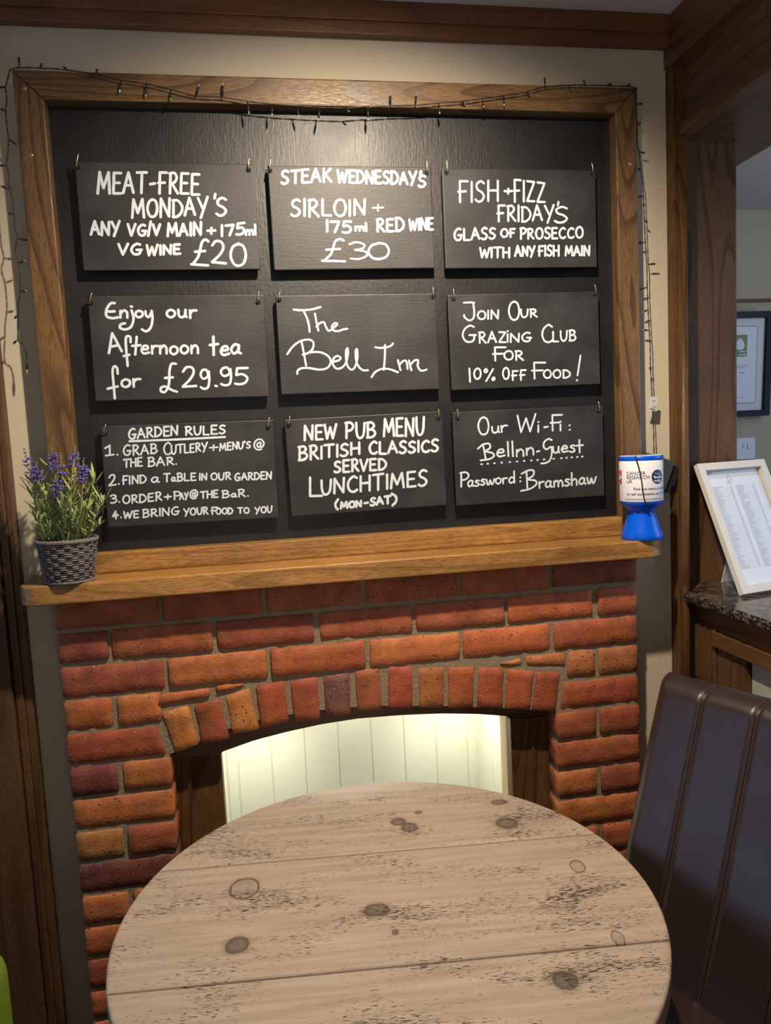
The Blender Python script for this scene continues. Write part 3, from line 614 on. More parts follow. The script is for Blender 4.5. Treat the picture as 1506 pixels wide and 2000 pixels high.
def s2(P):
    W = P.word
    W('STEAK', 202, 322, 598, 305, 105); W('WEDNESDAY', 650, 312, 1275, 325, 95); W("'", 1300, 330, 1316, 330, 100); W('S', 1292, 345, 1350, 343, 88)
    W('SIRLOIN', 278, 582, 868, 572, 128); W('+', 925, 545, 1012, 545, 70, wm=.7)
    W('175', 560, 703, 755, 712, 88); W('ml', 785, 694, 885, 694, 62); W('RED', 962, 700, 1175, 694, 100); W('WINE', 1218, 692, 1408, 684, 88, wm=.9)
    W('£', 527, 930, 712, 932, 165, slant=.1, wm=.9); W('3', 730, 920, 880, 920, 140, wm=.8); W('0', 888, 922, 1060, 920, 135, wm=.9)
def s3(P):
    W = P.word
    W('FISH', 232, 482, 560, 476, 175, 165); W('+', 608, 418, 668, 418, 55); W('FIZZ', 683, 480, 938, 474, 175, 150); W('FRIDAY', 550, 640, 1010, 632, 125)
    W("'", 1040, 600, 1055, 600, 110); W('S', 1015, 650, 1125, 650, 125); W('GLASS', 195, 795, 533, 776, 90); W('OF', 577, 768, 692, 764, 68); W('PROSECCO', 738, 782, 1248, 768, 84)
    W('WITH', 408, 932, 650, 932, 78); W('ANY', 695, 920, 855, 920, 80); W('FISH', 885, 920, 1055, 916, 82); W('MAIN', 1105, 915, 1305, 915, 76)
def s4(P):
    W = P.word
    st = lambda pts, sm=True: P.stroke(pts, sm)
    st([(330, 182), (300, 185), (272, 230), (275, 272), (310, 285), (352, 280)]); st([(272, 238), (300, 240), (330, 238)])
    W('n', 365, 282, 425, 282, 100); st([(445, 232), (458, 290), (440, 345), (400, 362), (365, 350), (372, 328), (400, 320)]); st([(440, 205), (448, 206)], False)
    W('o', 468, 280, 525, 280, 95); st([(540, 238), (545, 268), (565, 275), (580, 245)]); st([(582, 235), (588, 290), (575, 350), (545, 375), (515, 362)])
    W('our', 685, 282, 887, 284, 108)
    st([(312, 388), (290, 525)], False); st([(312, 388), (378, 512)], False); st([(298, 482), (352, 470)], False)
    st([(438, 450), (436, 415), (415, 408), (405, 430), (408, 500), (418, 612)]); st([(390, 545), (430, 535)], False)
    st([(480, 412), (470, 535)], False); st([(448, 475), (505, 470)], False); W('ernoon', 510, 530, 905, 528, 108)
    W('tea', 978, 538, 1192, 532, 128, wm=1.1)
    st([(350, 665), (345, 625), (325, 615), (315, 650), (322, 740), (330, 835)]); st([(280, 768), (350, 752)], False); W('or', 372, 756, 505, 752, 108)
    W('{£s}', 638, 800, 755, 798, 195); W('2', 788, 762, 885, 755, 130); W('9', 912, 765, 980, 765, 128); st([(1018, 748), (1028, 750)], False); W('9', 1048, 748, 1128, 748, 122); W('5', 1148, 735, 1238, 735, 108)
def s5(P):
    st = lambda *pts: P.stroke(pts, True)
    st((258, 263), (320, 268), (400, 262), (472, 243)); st((340, 278), (368, 340), (382, 400), (385, 440))
    st((428, 295), (440, 360), (455, 430)); st((440, 400), (465, 372), (500, 365), (515, 400), (540, 432), (580, 405), (605, 380), (590, 370), (565, 392), (570, 425), (610, 435), (650, 422), (685, 416))
    P.new(); st((208, 618), (250, 560), (310, 515), (380, 502), (415, 525), (410, 575), (370, 610), (330, 622)); st((322, 520), (340, 610), (358, 710))
    st((335, 622), (400, 602), (480, 605), (540, 640), (552, 690), (520, 730), (460, 740), (380, 728), (320, 730), (290, 750), (288, 775))
    st((570, 680), (620, 665), (632, 645), (605, 632), (575, 655), (572, 700), (600, 732), (640, 725), (672, 690), (690, 620), (688, 570), (676, 590), (676, 660), (690, 715), (720, 742), (748, 715), (765, 650), (764, 580), (752, 592), (755, 660), (775, 715), (810, 745), (850, 746))
    P.new(); st((908, 562), (950, 568), (1010, 560), (1040, 545), (1048, 532)); st((985, 545), (984, 640), (975, 742)); st((878, 800), (910, 758), (960, 735), (1010, 735), (1055, 748), (1088, 762))
    st((1088, 665), (1098, 705), (1108, 745)); st((1102, 700), (1130, 672), (1155, 675), (1165, 735)); st((1175, 668), (1185, 710), (1195, 745)); st((1188, 700), (1220, 668), (1248, 668), (1245, 710), (1265, 745), (1290, 748), (1316, 740))
def s6(P):
    W = P.word
    W('J', 235, 360, 330, 360, 150); W('OIN', 345, 350, 520, 348, 70); W('O', 597, 355, 687, 355, 150); W('UR', 700, 334, 832, 332, 62)
    W('G', 222, 537, 333, 537, 132); W('RAZ', 358, 540, 575, 540, 84); W('i', 584, 535, 598, 535, 85); W('NG', 612, 535, 785, 532, 72); W('C', 868, 535, 960, 535, 142); W('LUB', 960, 532, 1147, 525, 80)
    W('F', 470, 685, 575, 685, 105); W('OR', 560, 682, 718, 682, 72); W('1', 278, 860, 292, 860, 115, slant=-.05); W('0', 315, 840, 372, 840, 90); W('%', 395, 855, 482, 855, 105)
    W('O', 552, 840, 605, 840, 90); W('FF', 627, 848, 740, 845, 78); W('F', 787, 835, 898, 835, 125); W('OOD', 885, 828, 1103, 826, 66); W('!', 1150, 850, 1185, 852, 200)
def s7(P):
    W = P.word
    W('GARDEN', 314, 300, 685, 268, 78, 66, wm=1.15); W('RULES', 742, 272, 1042, 258, 62, wm=1.15); P.stroke([(320, 316), (680, 302), (1040, 284)], True, 1.3)
    W('{l1}.', 134, 425, 235, 418, 74); W('GRAB', 274, 425, 527, 408, 78, 68); W('C', 575, 418, 630, 418, 85); W('UTLERY', 634, 412, 905, 388, 64); W('+', 925, 392, 985, 390, 52); W("MENU'S", 1002, 388, 1232, 364, 56, 48); W('@', 1255, 382, 1335, 380, 78)
    W('THE', 275, 514, 416, 502, 60); W('BAR.', 460, 506, 678, 490, 66, 55); W('2.', 163, 655, 245, 640, 84); W('FIND', 268, 642, 445, 628, 60); W('a', 484, 626, 543, 624, 76)
    W('TaBLE', 580, 622, 820, 608, 60, 54); W('IN', 848, 610, 903, 606, 50); W('OUR', 934, 608, 1085, 604, 50); W('GARDEN', 1115, 612, 1392, 598, 52)
    W('3.', 172, 785, 247, 778, 60); W('ORDER', 268, 788, 562, 762, 60); W('+', 583, 760, 633, 758, 46); W('P', 655, 757, 705, 757, 62); W('AY', 700, 755, 762, 752, 46); W('@', 775, 750, 837, 748, 64)
    W('THE', 856, 748, 988, 738, 50); W('BaR.', 1018, 744, 1220, 730, 55); W('4.', 195, 902, 262, 890, 62); W('WE', 277, 897, 390, 890, 52); W('BRING', 420, 890, 692, 868, 58)
    W('YOUR', 730, 876, 912, 864, 50); W('F', 937, 866, 985, 866, 52); W('OOD', 972, 867, 1098, 862, 44); W('TO', 1137, 860, 1222, 858, 40); W('YOU', 1268, 860, 1395, 850, 46)
def s8(P):
    W = P.word
    W('NEW', 270, 335, 532, 320, 120, 118); W('PUB', 607, 322, 850, 310, 128, 115); W('MENU', 918, 305, 1248, 292, 140)
    W('BRITISH', 222, 502, 722, 448, 112, 92); W('CLASSICS', 797, 448, 1365, 425, 94); W('SERVED', 515, 598, 938, 570, 92); W('L', 305, 792, 412, 786, 148); W('UNCHTIMES', 405, 780, 1272, 702, 118, 125)
    W('(', 520, 900, 546, 900, 80); W('MON', 568, 890, 735, 874, 50, 46); W('-', 757, 870, 797, 866, 46); W('SAT', 810, 868, 975, 846, 58); W(')', 985, 865, 1022, 862, 98)
def s9(P):
    W = P.word
    W('O', 308, 330, 398, 330, 145); W('ur', 418, 318, 550, 308, 110); W('W', 632, 318, 780, 305, 140); W('{il}', 790, 310, 808, 308, 110); W('-', 845, 300, 887, 296, 60); W('F', 900, 300, 995, 298, 125); W('{il}', 975, 300, 995, 298, 100); W(':', 1052, 300, 1066, 298, 88)
    P.stroke([(308, 445), (350, 410), (400, 405), (405, 440), (370, 465), (425, 480), (438, 505), (400, 530), (330, 540)], True); P.stroke([(352, 425), (372, 530)], False)
    W('ellnn', 458, 514, 772, 498, 118); W('-', 785, 492, 815, 488, 50); P.stroke([(910, 375), (885, 365), (850, 390), (845, 430), (870, 450), (905, 430), (912, 480), (895, 540), (860, 562), (825, 566)], True)
    W('uest', 918, 478, 1165, 474, 105)
    for i, x in enumerate((338, 388, 443, 502, 568, 627, 685, 745, 795, 848, 927, 990, 1033, 1075, 1120, 1160)): P.stroke([(x-4, 572-62*(x-338)/822), (x+4, 571-62*(x-338)/822)], False, .9)
    W('P', 160, 760, 230, 755, 115); W('assword', 222, 755, 608, 722, 96, 92, wm=.95); W(':', 645, 722, 660, 722, 75)
    P.stroke([(665, 650), (720, 622), (762, 625), (758, 665), (715, 695), (775, 705), (785, 735), (735, 772), (660, 790)], True); P.stroke([(705, 640), (712, 775)], False)
    W('ramshaw', 805, 765, 1272, 728, 105, 100)
SG = [((100, 280, 3.4227), 5.2, s1, 'chalkboard sign about meat-free Mondays and wine, top left of the nine'),
      ((500, 280, 4.0703), 5.2, s2, 'smeared chalkboard sign about steak Wednesdays and red wine'),
      ((840, 280, 4.1833), 4.4, s3, 'chalkboard sign about fish and fizz Fridays with prosecco'),
      ((130, 540, 3.5023), 5.0, s4, 'chalkboard sign offering afternoon tea in round lettering'),
      ((510, 540, 4.0703), 4.3, s5, 'centre chalkboard sign with the inn name in flowing script'),
      ((850, 540, 4.1833), 3.9, s6, 'chalkboard sign inviting people to join the grazing club'),
      ((170, 780, 3.8615), 3.4, s7, 'chalkboard sign listing four numbered garden rules'),
      ((530, 780, 4.1833), 5.4, s8, 'chalkboard sign about the new pub menu at lunchtimes'),
      ((860, 770, 4.1833), 3.9, s9, 'chalkboard sign with the wi-fi name and password')]
QP = [[(145.3,316.5),(495,319.4),(508.4,526.9),(162.8,527.8)],[(523.3,323),(841.5,326),(850,523.7),(534.4,528)],[(863.9,329.5),(1163.2,331.4),(1165.6,522.6),(869.9,523.8)],
[(170,577),(514,576.3),(526.9,773.6),(187,784.7)],[(536.5,577.3),(851,572.7),(858.9,759.9),(550.5,771)],[(873.9,575.9),(1168,568.7),(1172.3,750.4),(882.3,762.3)],
[(194.6,831.8),(533.8,820.1),(545,1011),(211.4,1031.2)],[(555.1,818.2),(864.2,803.9),(871.4,985.6),(569.4,1010.7)],[(882,804.7),(1176,791),(1181.5,967.9),(892.3,988.7)]]
HK = [[(151, 316, 300), (485.5, 330, 307)], [(527, 333, 308), (833, 338, 312)], [(872, 337, 311), (1155, 337, 318)],
      [(178, 591, 572), (504, 590, 568), ], [(545, 586, 569), (845, 579, 560)], [(885, 583, 564), (1161, 573, 556)],
      [(205, 846, 829), (524, 834, 815)], [(564, 830, 813), (856, 815, 799)], [(893, 816, 799), (1168, 801, 784)]]
HK[0] = [(152, 326, 300), (485.5, 332, 307)]
for (crop, wpx, fn, lab), Q, H in zip(SG, QP, HK):
    c = [aty(px, py, YS) for px, py in Q]
    ctr = (c[0]+c[1]+c[2]+c[3])/4
    ang = math.atan2((c[1]-c[0]).z+(c[2]-c[3]).z, (c[1]-c[0]).x+(c[2]-c[3]).x)
    wd = ((c[1]-c[0]).length+(c[2]-c[3]).length)/2; ht = ((c[0]-c[3]).length+(c[1]-c[2]).length)/2
    root = empty('chalkboard_sign', (ctr.x, YS+.008, ctr.z-ht/2), lab, 'sign', 'hanging chalkboard signs')
    rot = Matrix.Rotation(-ang, 3, 'Y')
    def place(v): return rot @ (v-ctr) + ctr
    m = MB(); m.box(ctr.x-wd/2, ctr.x+wd/2, YS, YS+.013, ctr.z-ht/2, ctr.z+ht/2, .0022, place)
    n = len(m.f); b_ = mesh_obj('board', m.v, m.f, None, root, False, [M['slate'], M['slate_edge']], [0 if all(abs(m.v[i].y-YS) < .0005 for i in f) else 1 for f in m.f])
    for (hx, hy, ty) in H:
        e = aty(hx, hy, YS); m = MB(); m.lathe(0, 0, [(.0058, 0), (.0058, .0009), (.0035, .0012), (.0035, .0002)], 14)
        m.v = [Vector((e.x+v.x, YS-v.z, e.z+v.y)) for v in m.v]; m.out('eyelet', M['slate_edge'], root, True)
        t = aty(hx+(2 if hx < 700 else 0), ty, YS-.006)
        pts = smooth_pts([(e.x, YBD, e.z+.004), (e.x, YS+.006, e.z+.001), (e.x, YS-.004, e.z-.001), (e.x, YS-.009, e.z+.005), (t.x, YS-.008, t.z)], 4)
        m = MB(); m.tube(pts, .0012, 6); m.out('hook', M['brass'], fb, True)
    P = Pen(*crop, wpx, 3); fn(P); P.out(root)
# ------------------------------------------------------------------ fairy lights
fl = empty('fairy_light_string', (0.0, -.06, .3), 'black cable string of unlit fairy lights draped around the blackboard frame', 'fairy lights')
e1 = lambda u, v: (u/2.7, 100+v/2.7)
e2 = lambda u, v: (u/1.9816, v/1.9816)
e3 = lambda u, v: (700+u/1.8685, v/1.8685)
e4 = lambda u, v: (1200+u/4.5417, 200+v/4.5417)
e5 = lambda u, v: (1200+u/5.5538, 600+v/5.5538)
def cable(pts, y, rad=.0011): 
    W = []
    for p in pts:
        yy = y if len(p) == 2 else p[2]; W.append(aty(p[0], p[1], yy))
    S_ = smooth_pts(W, 6)
    a = MB()
    for ph in (0, math.pi):                 # two twisted strands
        T = []
        for i, q in enumerate(S_): T.append(q+Vector((math.cos(i*.9+ph), math.sin(i*.9+ph)*.6, math.sin(i*.9+ph)))*.0007)
        a.tube(T, rad*.8, 5)
    return a
def bulb(p, q, y, y2=None):
    a = aty(*p, y); b = aty(*q, y if y2 is None else y2); d = (b-a); L_ = max(d.length, .012); d = d.normalized() if d.length > 1e-6 else Vector((0, -1, 0)); b = a+d*L_
    m = MB(); m.tube([a, a+d*L_*.35, a+d*L_*.38, a+d*L_*.82], .0015, 8, rads=[.0012, .0014, .0023, .0023]); o = m.out('bulb_holder', M['cable'], fl, True)
    m = MB(); m.tube([a+d*L_*.8, a+d*L_*.95, a+d*L_*1.05], .0016, 8, rads=[.0017, .0017, .0008])
    off = Vector(fl.location)
    me = bpy.data.meshes.new('led'); me.from_pydata([tuple(v-off) for v in m.v], [], m.f); me.materials.append(M['led']); l = bpy.data.objects.new('led', me); C.objects.link(l); l.parent = o
YT = -.064; YL = -.045; YR = -.026
left = [e1(52, 95), e1(35, 170), e1(28, 190), e1(36, 250), e1(30, 315), e1(38, 400), e1(45, 465), e1(42, 530), e1(35, 600), e1(45, 650), e1(52, 730), e1(66, 780), e1(72, 855), e1(80, 930), e1(92, 990), e1(80, 1050), e1(97, 1118), e1(105, 1190), e1(107, 1265), e1(98, 1330), e1(97, 1390), e1(95, 1518), e1(125, 1550), e1(140, 1600)]
cable(left, YL).out('cable', M['cable'], fl, True)
for a, b in (((28, 190), (0, 190)), ((30, 315), (0, 303)), ((45, 465), (95, 497)), ((35, 600), (-5, 604)), ((52, 730), (3, 710)), ((72, 855), (43, 857)), ((92, 990), (152, 997)), ((97, 1118), (134, 1104)), ((107, 1265), (130, 1265)), ((97, 1390), (74, 1410)), ((95, 1518), (68, 1545)), ((140, 1600), (143, 1695))): bulb(e1(*a), e1(*b), YL)
top = [e2(38, 272)+(YT,), e2(75, 262)+(YT,), e2(160, 264)+(YT,), e2(250, 270), e2(370, 288), e2(465, 310), e2(565, 325), e2(660, 347), e2(760, 372), e2(850, 376), e2(960, 392), e2(1053, 403), e2(1150, 410), e2(1240, 415), e2(1335, 418), e2(1425, 412),
       e3(35, 392), e3(118, 386), e3(208, 384), e3(293, 377), e3(378, 370), e3(455, 360), e3(530, 350), e3(610, 337), e3(680, 318), e3(765, 311), e3(825, 311), e3(915, 313), e3(985, 316), e3(1016, 322)]
cable(top, YT).out('cable', M['cable'], fl, True)
for f_, a, b in ((e2, (75, 262), (72, 215)), (e2, (155, 264), (158, 255)), (e2, (262, 272), (248, 260)), (e2, (370, 288), (378, 264)), (e2, (468, 310), (463, 357)), (e2, (565, 325), (564, 374)), (e2, (660, 347), (661, 387)), (e2, (760, 372), (771, 328)), (e2, (862, 376), (862, 323)),
                 (e2, (958, 392), (964, 440)), (e2, (1053, 403), (1053, 447)), (e2, (1148, 410), (1158, 453)), (e2, (1240, 415), (1231, 467)), (e2, (1335, 418), (1342, 424)), (e2, (1425, 412), (1425, 465)),
                 (e3, (35, 392), (35, 432)), (e3, (118, 386), (116, 343)), (e3, (208, 384), (211, 343)), (e3, (293, 377), (297, 415)), (e3, (372, 371), (384, 376)), (e3, (452, 360), (458, 392)), (e3, (530, 350), (532, 386)), (e3, (610, 337), (628, 345)), (e3, (682, 318), (679, 276)), (e3, (765, 311), (778, 328)), (e3, (828, 311), (821, 289)), (e3, (905, 313), (925, 305)), (e3, (978, 316), (992, 307))):
    bulb(f_(*a), f_(*b), YT)
right = [e3(1016, 322)+(YT,), e4(196, 15)+(-.05,), e4(200, 200), e4(205, 380), e4(218, 430), e4(228, 520), e4(235, 610), e4(250, 720), e4(258, 830), e4(262, 940), e4(266, 1050), e4(274, 1240), e4(280, 1340), e4(288, 1435), e4(292, 1640), e4(300, 1850), e5(378, 250), e5(388, 400), e5(390, 560), e5(392, 662), e5(402, 850), e5(408, 960), e5(415, 1130), e5(425, 1350), e5(432, 1590), e5(440, 1700), e5(480, 1720)]
cable(right, YR).out('cable', M['cable'], fl, True)
for f_, a, b in ((e4, (200, 15), (258, 12)), (e4, (203, 205), (222, 188)), (e4, (216, 440), (280, 450)), (e4, (235, 612), (224, 600)), (e4, (258, 830), (205, 840)), (e4, (266, 1040), (294, 1070)), (e4, (272, 1240), (205, 1250)), (e4, (288, 1437), (374, 1432)), (e4, (292, 1640), (216, 1666)), (e4, (300, 1840), (250, 1862)), (e5, (378, 252), (308, 247))): bulb(f_(*a), f_(*b), YR)
m = MB(); c = aty(*e5(392, 662), YR)
m.tube([c+Vector((math.cos(R(a)), 0, math.sin(R(a))))*.003 for a in range(0, 361, 30)], .0009, 5); m.out('cable_ring', M['cable'], fl, True)
q = [aty(*e5(*p), YR-.004) for p in ((400, 970), (472, 978), (462, 1128), (352, 1118))]; k = Vector((0, .0006, 0))
tg = mesh_obj('care_tag', q+[v+k for v in q], [(0, 3, 2, 1), (4, 5, 6, 7), (0, 1, 5, 4), (1, 2, 6, 5), (2, 3, 7, 6), (3, 0, 4, 7)], M['tag'], fl)
m = MB()
for (u0, v0, u1) in ((412, 1016, 450), (415, 1082, 458), (385, 1103, 450), (400, 1112, 445)):
    n_ = int((u1-u0)/6)
    for i in range(n_):
        a = aty(*e5(u0+i*6, v0+i*.6), YR-.0048); m.box(a.x, a.x+.0008, a.y-.0002, a.y, a.z, a.z+.0016)
o = m.out('tag_print', M['ink'], None); o.parent = tg; o.data.transform(Matrix.Translation(-Vector(fl.location)))
# battery box fixed to the wall behind the tin
c = Vector((1.440, -.024, .258)); Rm = Matrix.Rotation(R(22), 3, 'Y') @ Matrix.Rotation(R(-12), 3, 'Z')
m = MB(); m.box(c.x-.045, c.x+.028, c.y-.016, c.y+.014, c.z-.042, c.z+.036, .003, lambda v: Rm @ (v-c)+c); m.out('battery_box', M['box_grey'], fl)
m = MB()
for dx, dz, s_ in ((.036, .016, .012), (.040, -.008, .014), (.024, -.046, .012), (.004, -.050, .012), (.036, -.030, .011), (-.015, -.047, .008)):
    m.box(c.x+dx-s_, c.x+dx+s_*.7, c.y-.006, c.y+.010, c.z+dz-s_, c.z+dz+s_, .002, lambda v: Rm @ (v-c)+c)
m.out('connector', M['black'], fl)
# ------------------------------------------------------------------ collection tin
CX, CY, CR, Z0 = 1.3435, -.119, .0495, .108
tin = empty('collection_tin', (CX, CY, Z0), 'blue and white charity collection tin on the right end of the shelf', 'tin')
m = MB(); m.lathe(CX, CY, [(.0462, Z0), (.0478, Z0+.003), (.0478, Z0+.010), (.044, Z0+.020), (.0315, Z0+.060), (.0305, Z0+.066), (.0315, Z0+.072), (.040, Z0+.079), (.0465, Z0+.083), (.0490, Z0+.090), (.0490, Z0+.187), (.0505, Z0+.189), (.0507, Z0+.196), (.0490, Z0+.198), (.0465, Z0+.198), (.0460, Z0+.190)], 64, cap=False)
m.lathe(CX, CY, [(.0001, Z0), (.0462, Z0)], 64, cap=False); m.out('body', M['blue'], tin, True)
m = MB(); m.lathe(CX, CY, [(.0001, Z0+.1965), (.0485, Z0+.1985), (.0484, Z0+.1965)], 64, cap=False); m.out('lid', M['white_plastic'], tin, True)
m = MB(); m.lathe(CX, CY, [(.0494, Z0+.092), (.0497, Z0+.093), (.0497, Z0+.1865), (.0494, Z0+.187)], 64, cap=False); lab_o = m.out('paper_label', M['white_label'], tin, True)
to_cam = math.atan2(CAM.y-CY, CAM.x-CX)
def on_tin(u, v, lift=.0003):              # u across from the side facing the camera (right positive), v height
    a = to_cam+u/CR; rr = CR+.0003+lift; return Vector((CX+rr*math.cos(a), CY+rr*math.sin(a), Z0+v))
def flat_text(txt, size, bold=0.0):
    cu = bpy.data.curves.new('t', 'FONT'); cu.body = txt; cu.size = size; cu.offset = bold; cu.resolution_u = 3
    o = bpy.data.objects.new('t', cu); C.objects.link(o); dg = bpy.context.evaluated_depsgraph_get(); me = bpy.data.meshes.new_from_object(o.evaluated_get(dg))
    bm = bmesh.new(); bm.from_mesh(me); bmesh.ops.triangulate(bm, faces=bm.faces[:]); bm.verts.index_update()
    r = ([v.co.copy() for v in bm.verts], [[v.index for v in f.verts] for f in bm.faces]); bm.free()
    bpy.data.objects.remove(o); bpy.data.meshes.remove(me); return r
def tin_text(txt, u, v, size, mat, bold=0.0, name='lettering'):
    vs, fs = flat_text(txt, size, bold)
    return mesh_obj(name, [on_tin(u+p.x, v+p.y, .0006) for p in vs], fs, M[mat], tin)
tin_text('CANCER', -.0345, .155, .0112, 'ink'); tin_text('RESEARCH', -.0345, .1455, .0112, 'ink'); tin_text('UK', -.0345, .136, .0112, 'ink')
tin_text('Find out more at cruk.org', -.0175, .1195, .0088, 'ink', .0001); tin_text('or call our hotline on', -.034, .1075, .0088, 'ink', .0001); tin_text('0300', .0425, .1075, .0095, 'skyblue')
m = MB()
for i in range(2):
    for j in range(52): m.add([on_tin(-.040+j*.0018, .0985-i*.0022, .0005), on_tin(-.0392+j*.0018+.0006*(j % 3 > 0), .0985-i*.0022, .0005), on_tin(-.0392+j*.0018+.0006*(j % 3 > 0), .0993-i*.0022, .0005), on_tin(-.040+j*.0018, .0993-i*.0022, .0005)], [(0, 1, 2, 3)])
m.out('fine_print', M['ink'], tin)
m = MB(); c0 = (.040, .149); pts = [on_tin(c0[0], c0[1], .0005)]+[on_tin(c0[0]+.0165*math.cos(R(a)), c0[1]+.0165*math.sin(R(a)), .0005) for a in range(0, 360, 15)]
m.add(pts, [(0, i, i % 24+1) for i in range(1, 25)]); m.out('round_badge', M['navy'], tin)
for t_, v_, c_ in (('Please', .1535, 'skyblue'), ('donate', .1455, 'white_label'), ('today', .1375, 'white_label')):
    vs, fs = flat_text(t_, .0082, .0002); mesh_obj('lettering', [on_tin(.029+p.x, v_+p.y, .0016) for p in vs], fs, M[c_], tin)
m = MB()
for dz in (.140, .160):                     # dotted emblem wrapping round the left side
    for k in range(5):
        a = on_tin(-.053-.004*(k % 3), dz+.004*(k-2)*(1 if dz > .15 else -1)*.6, .0006); m.ball(a, .0022, 8, 5, (1, 1, 1))
m.out('emblem', M['magenta'], tin)
m = MB(); cc = [on_tin(-.012, .199, .001), on_tin(-.009, .190, .003), on_tin(-.004, .17, .002), on_tin(.001, .14, .002), on_tin(.004, .11, .002), on_tin(.008, .092, .002), on_tin(.016, .082, -.002), on_tin(.024, .074, -.010), on_tin(.036, .064, -.012)]
m.tube(smooth_pts(cc, 5), .0016, 7); m.out('cord', M['cable'], tin, True)
# ------------------------------------------------------------------ lavender in a wicker basket
BX, BY, BZ = .044, -.1195, .108
lav = empty('potted_lavender', (BX, BY, BZ), 'artificial purple lavender in a grey wicker basket on the left end of the shelf', 'plant')
br = lambda t: .046+(.0575-.046)*t
bk_h = .086
m = MB(); m.lathe(BX, BY, [(.0001, BZ+.001), (.043, BZ+.001), (.044, BZ+.004), (.055, BZ+bk_h-.01), (.0001, BZ+bk_h-.012)], 32, cap=False); bkt = m.out('basket', M['wicker_dark'], lav, True)
def sub(m, name, mat, par, root=lav, smooth=True):
    o = m.out(name, mat, root, smooth); o.parent = par; return o
m = MB(); ns = 26
for k in range(ns):
    a = 6.28318*k/ns; m.tube([(BX+br(t)*math.cos(a), BY+br(t)*math.sin(a), BZ+.002+bk_h*t) for t in (0, .5, 1)], .0019, 6)
sub(m, 'stake', M['wicker_dark'], bkt)
m = MB(); rows = 19
for i in range(rows):
    t = (i+.5)/rows; ph = math.pi*(i//2 % 2); pts = []; nn = ns*4
    for j in range(nn+1):
        a = 6.28318*j/nn; rr = br(t)+.0027*math.sin(a*ns/2+ph)+.0006*noise.noise(Vector((a*4, i*3, 0)))
        pts.append((BX+rr*math.cos(a), BY+rr*math.sin(a), BZ+.002+bk_h*t+.0010*noise.noise(Vector((a*3, i*7, 5)))))
    m.tube(pts, .0019, 5, cap=False)
sub(m, 'weave', M['wicker'], bkt)
for (zz, rad, rr0) in ((bk_h+.002, .0034, .0590), (.003, .0022, .0475)):
    m = MB()
    for ph in (0, 2.09, 4.19):
        pts = []
        for j in range(121):
            a = 6.28318*j/120; tw = a*15+ph; pts.append((BX+(rr0+rad*.8*math.cos(tw))*math.cos(a), BY+(rr0+rad*.8*math.cos(tw))*math.sin(a), BZ+zz+rad*.8*math.sin(tw)))
        m.tube(pts, rad*.72, 6, cap=False)
    sub(m, 'twisted_rim' if zz > .05 else 'foot_ring', M['wicker'], bkt)
lrnd = random.Random(5)
def leaf_mesh(L_):
    P = [(0, .0006), (.25, .0019), (.55, .0026), (.82, .0018), (1, .0001)]; vs = []; fs = []
    for t, w_ in P: vs += [(t*L_, -w_, .10*L_*t*t), (t*L_, 0, .10*L_*t*t-.0008), (t*L_, w_, .10*L_*t*t)]
    for i in range(4):
        fs += [(i*3, i*3+1, i*3+4, i*3+3), (i*3+1, i*3+2, i*3+5, i*3+4)]
    me = bpy.data.meshes.new('leaf'); me.from_pydata(vs, [], fs); me.materials.append(M['leaf']); me.polygons.foreach_set('use_smooth', [True]*8); return me
LM = [leaf_mesh(l) for l in (.024, .033, .042)]
def sprig(base, tip, nleaf, spike, seed, ytip):
    rnd = random.Random(seed); a = aty(*base, BY+rnd.uniform(-.03, .03)); b = aty(*tip, ytip); a.z = min(a.z, BZ+bk_h-.01)
    mid = a.lerp(b, .5)+Vector((rnd.uniform(-.006, .006), 0, .004)); pts = smooth_pts([a, mid, b], 8)
    m = MB(); m.tube(pts, .0012, 6, rads=[.0016-.0008*i/len(pts) for i in range(len(pts))]); st = m.out('stem', M['stem'], lav, True)
    Lt = (b-a).length; top_t = 1-(spike/Lt if spike else 0); off = Vector(lav.location)
    for k in range(nleaf):
        t = .12+(top_t-.10)*(k//4)/(max(1, (nleaf-1)//4)); t = min(t, .99); p = pts[int(t*(len(pts)-1))]
        ang = rnd.uniform(0, 6.283); el = rnd.uniform(.25, .95) + .25*t
        d = Vector((math.cos(ang)*math.cos(el), math.sin(ang)*math.cos(el)*.8, math.sin(el)))
        o = bpy.data.objects.new('leaf', LM[rnd.choice((0, 1, 1, 2))]); C.objects.link(o)
        o.location = p-off; o.rotation_euler = d.to_track_quat('X', 'Z').to_euler(); s_ = rnd.uniform(.8, 1.15); o.scale = (s_, s_*1.1, s_); o.parent = st
    if spike:
        mf = MB(); md = MB(); n = 9; dirn = (b-pts[-4]).normalized()
        for k in range(n):
            t = k/(n-1); c = b-dirn*spike*(1-t)
            if t > .72:
                for q in range(2): md.ball(c+Vector((rnd.uniform(-1, 1), rnd.uniform(-1, 1), 0))*.0012, .0022*(1.25-.5*t), 6, 4, (1, 1, 1.3))
            else:
                for q in range(6):
                    an = 1.05*q+k; rr = .0065*(1-.25*t)
                    rr *= rnd.uniform(.55, 1.35)
                    if rnd.random() < .22: continue
                    p = c+Vector((math.cos(an)*rr, math.sin(an)*rr, rnd.uniform(-.004, .004)))
                    mf.ball(p, .0024+.001*rnd.random(), 6, 4, (1, 1, .8)); 
                    for z_ in range(2):
                        d = Vector((math.cos(an+z_*.6), math.sin(an+z_*.6), .3)); mf.add([p, p+d*.005+Vector((0, 0, .0018)), p+d*.0062, p+d*.005-Vector((0, 0, .0018))], [(0, 1, 2, 3)])
        o = mf.out('flower_spike', M['flower'], lav, True); o.parent = st
        o = md.out('dry_tip', M['dry'], lav, True); o.parent = st
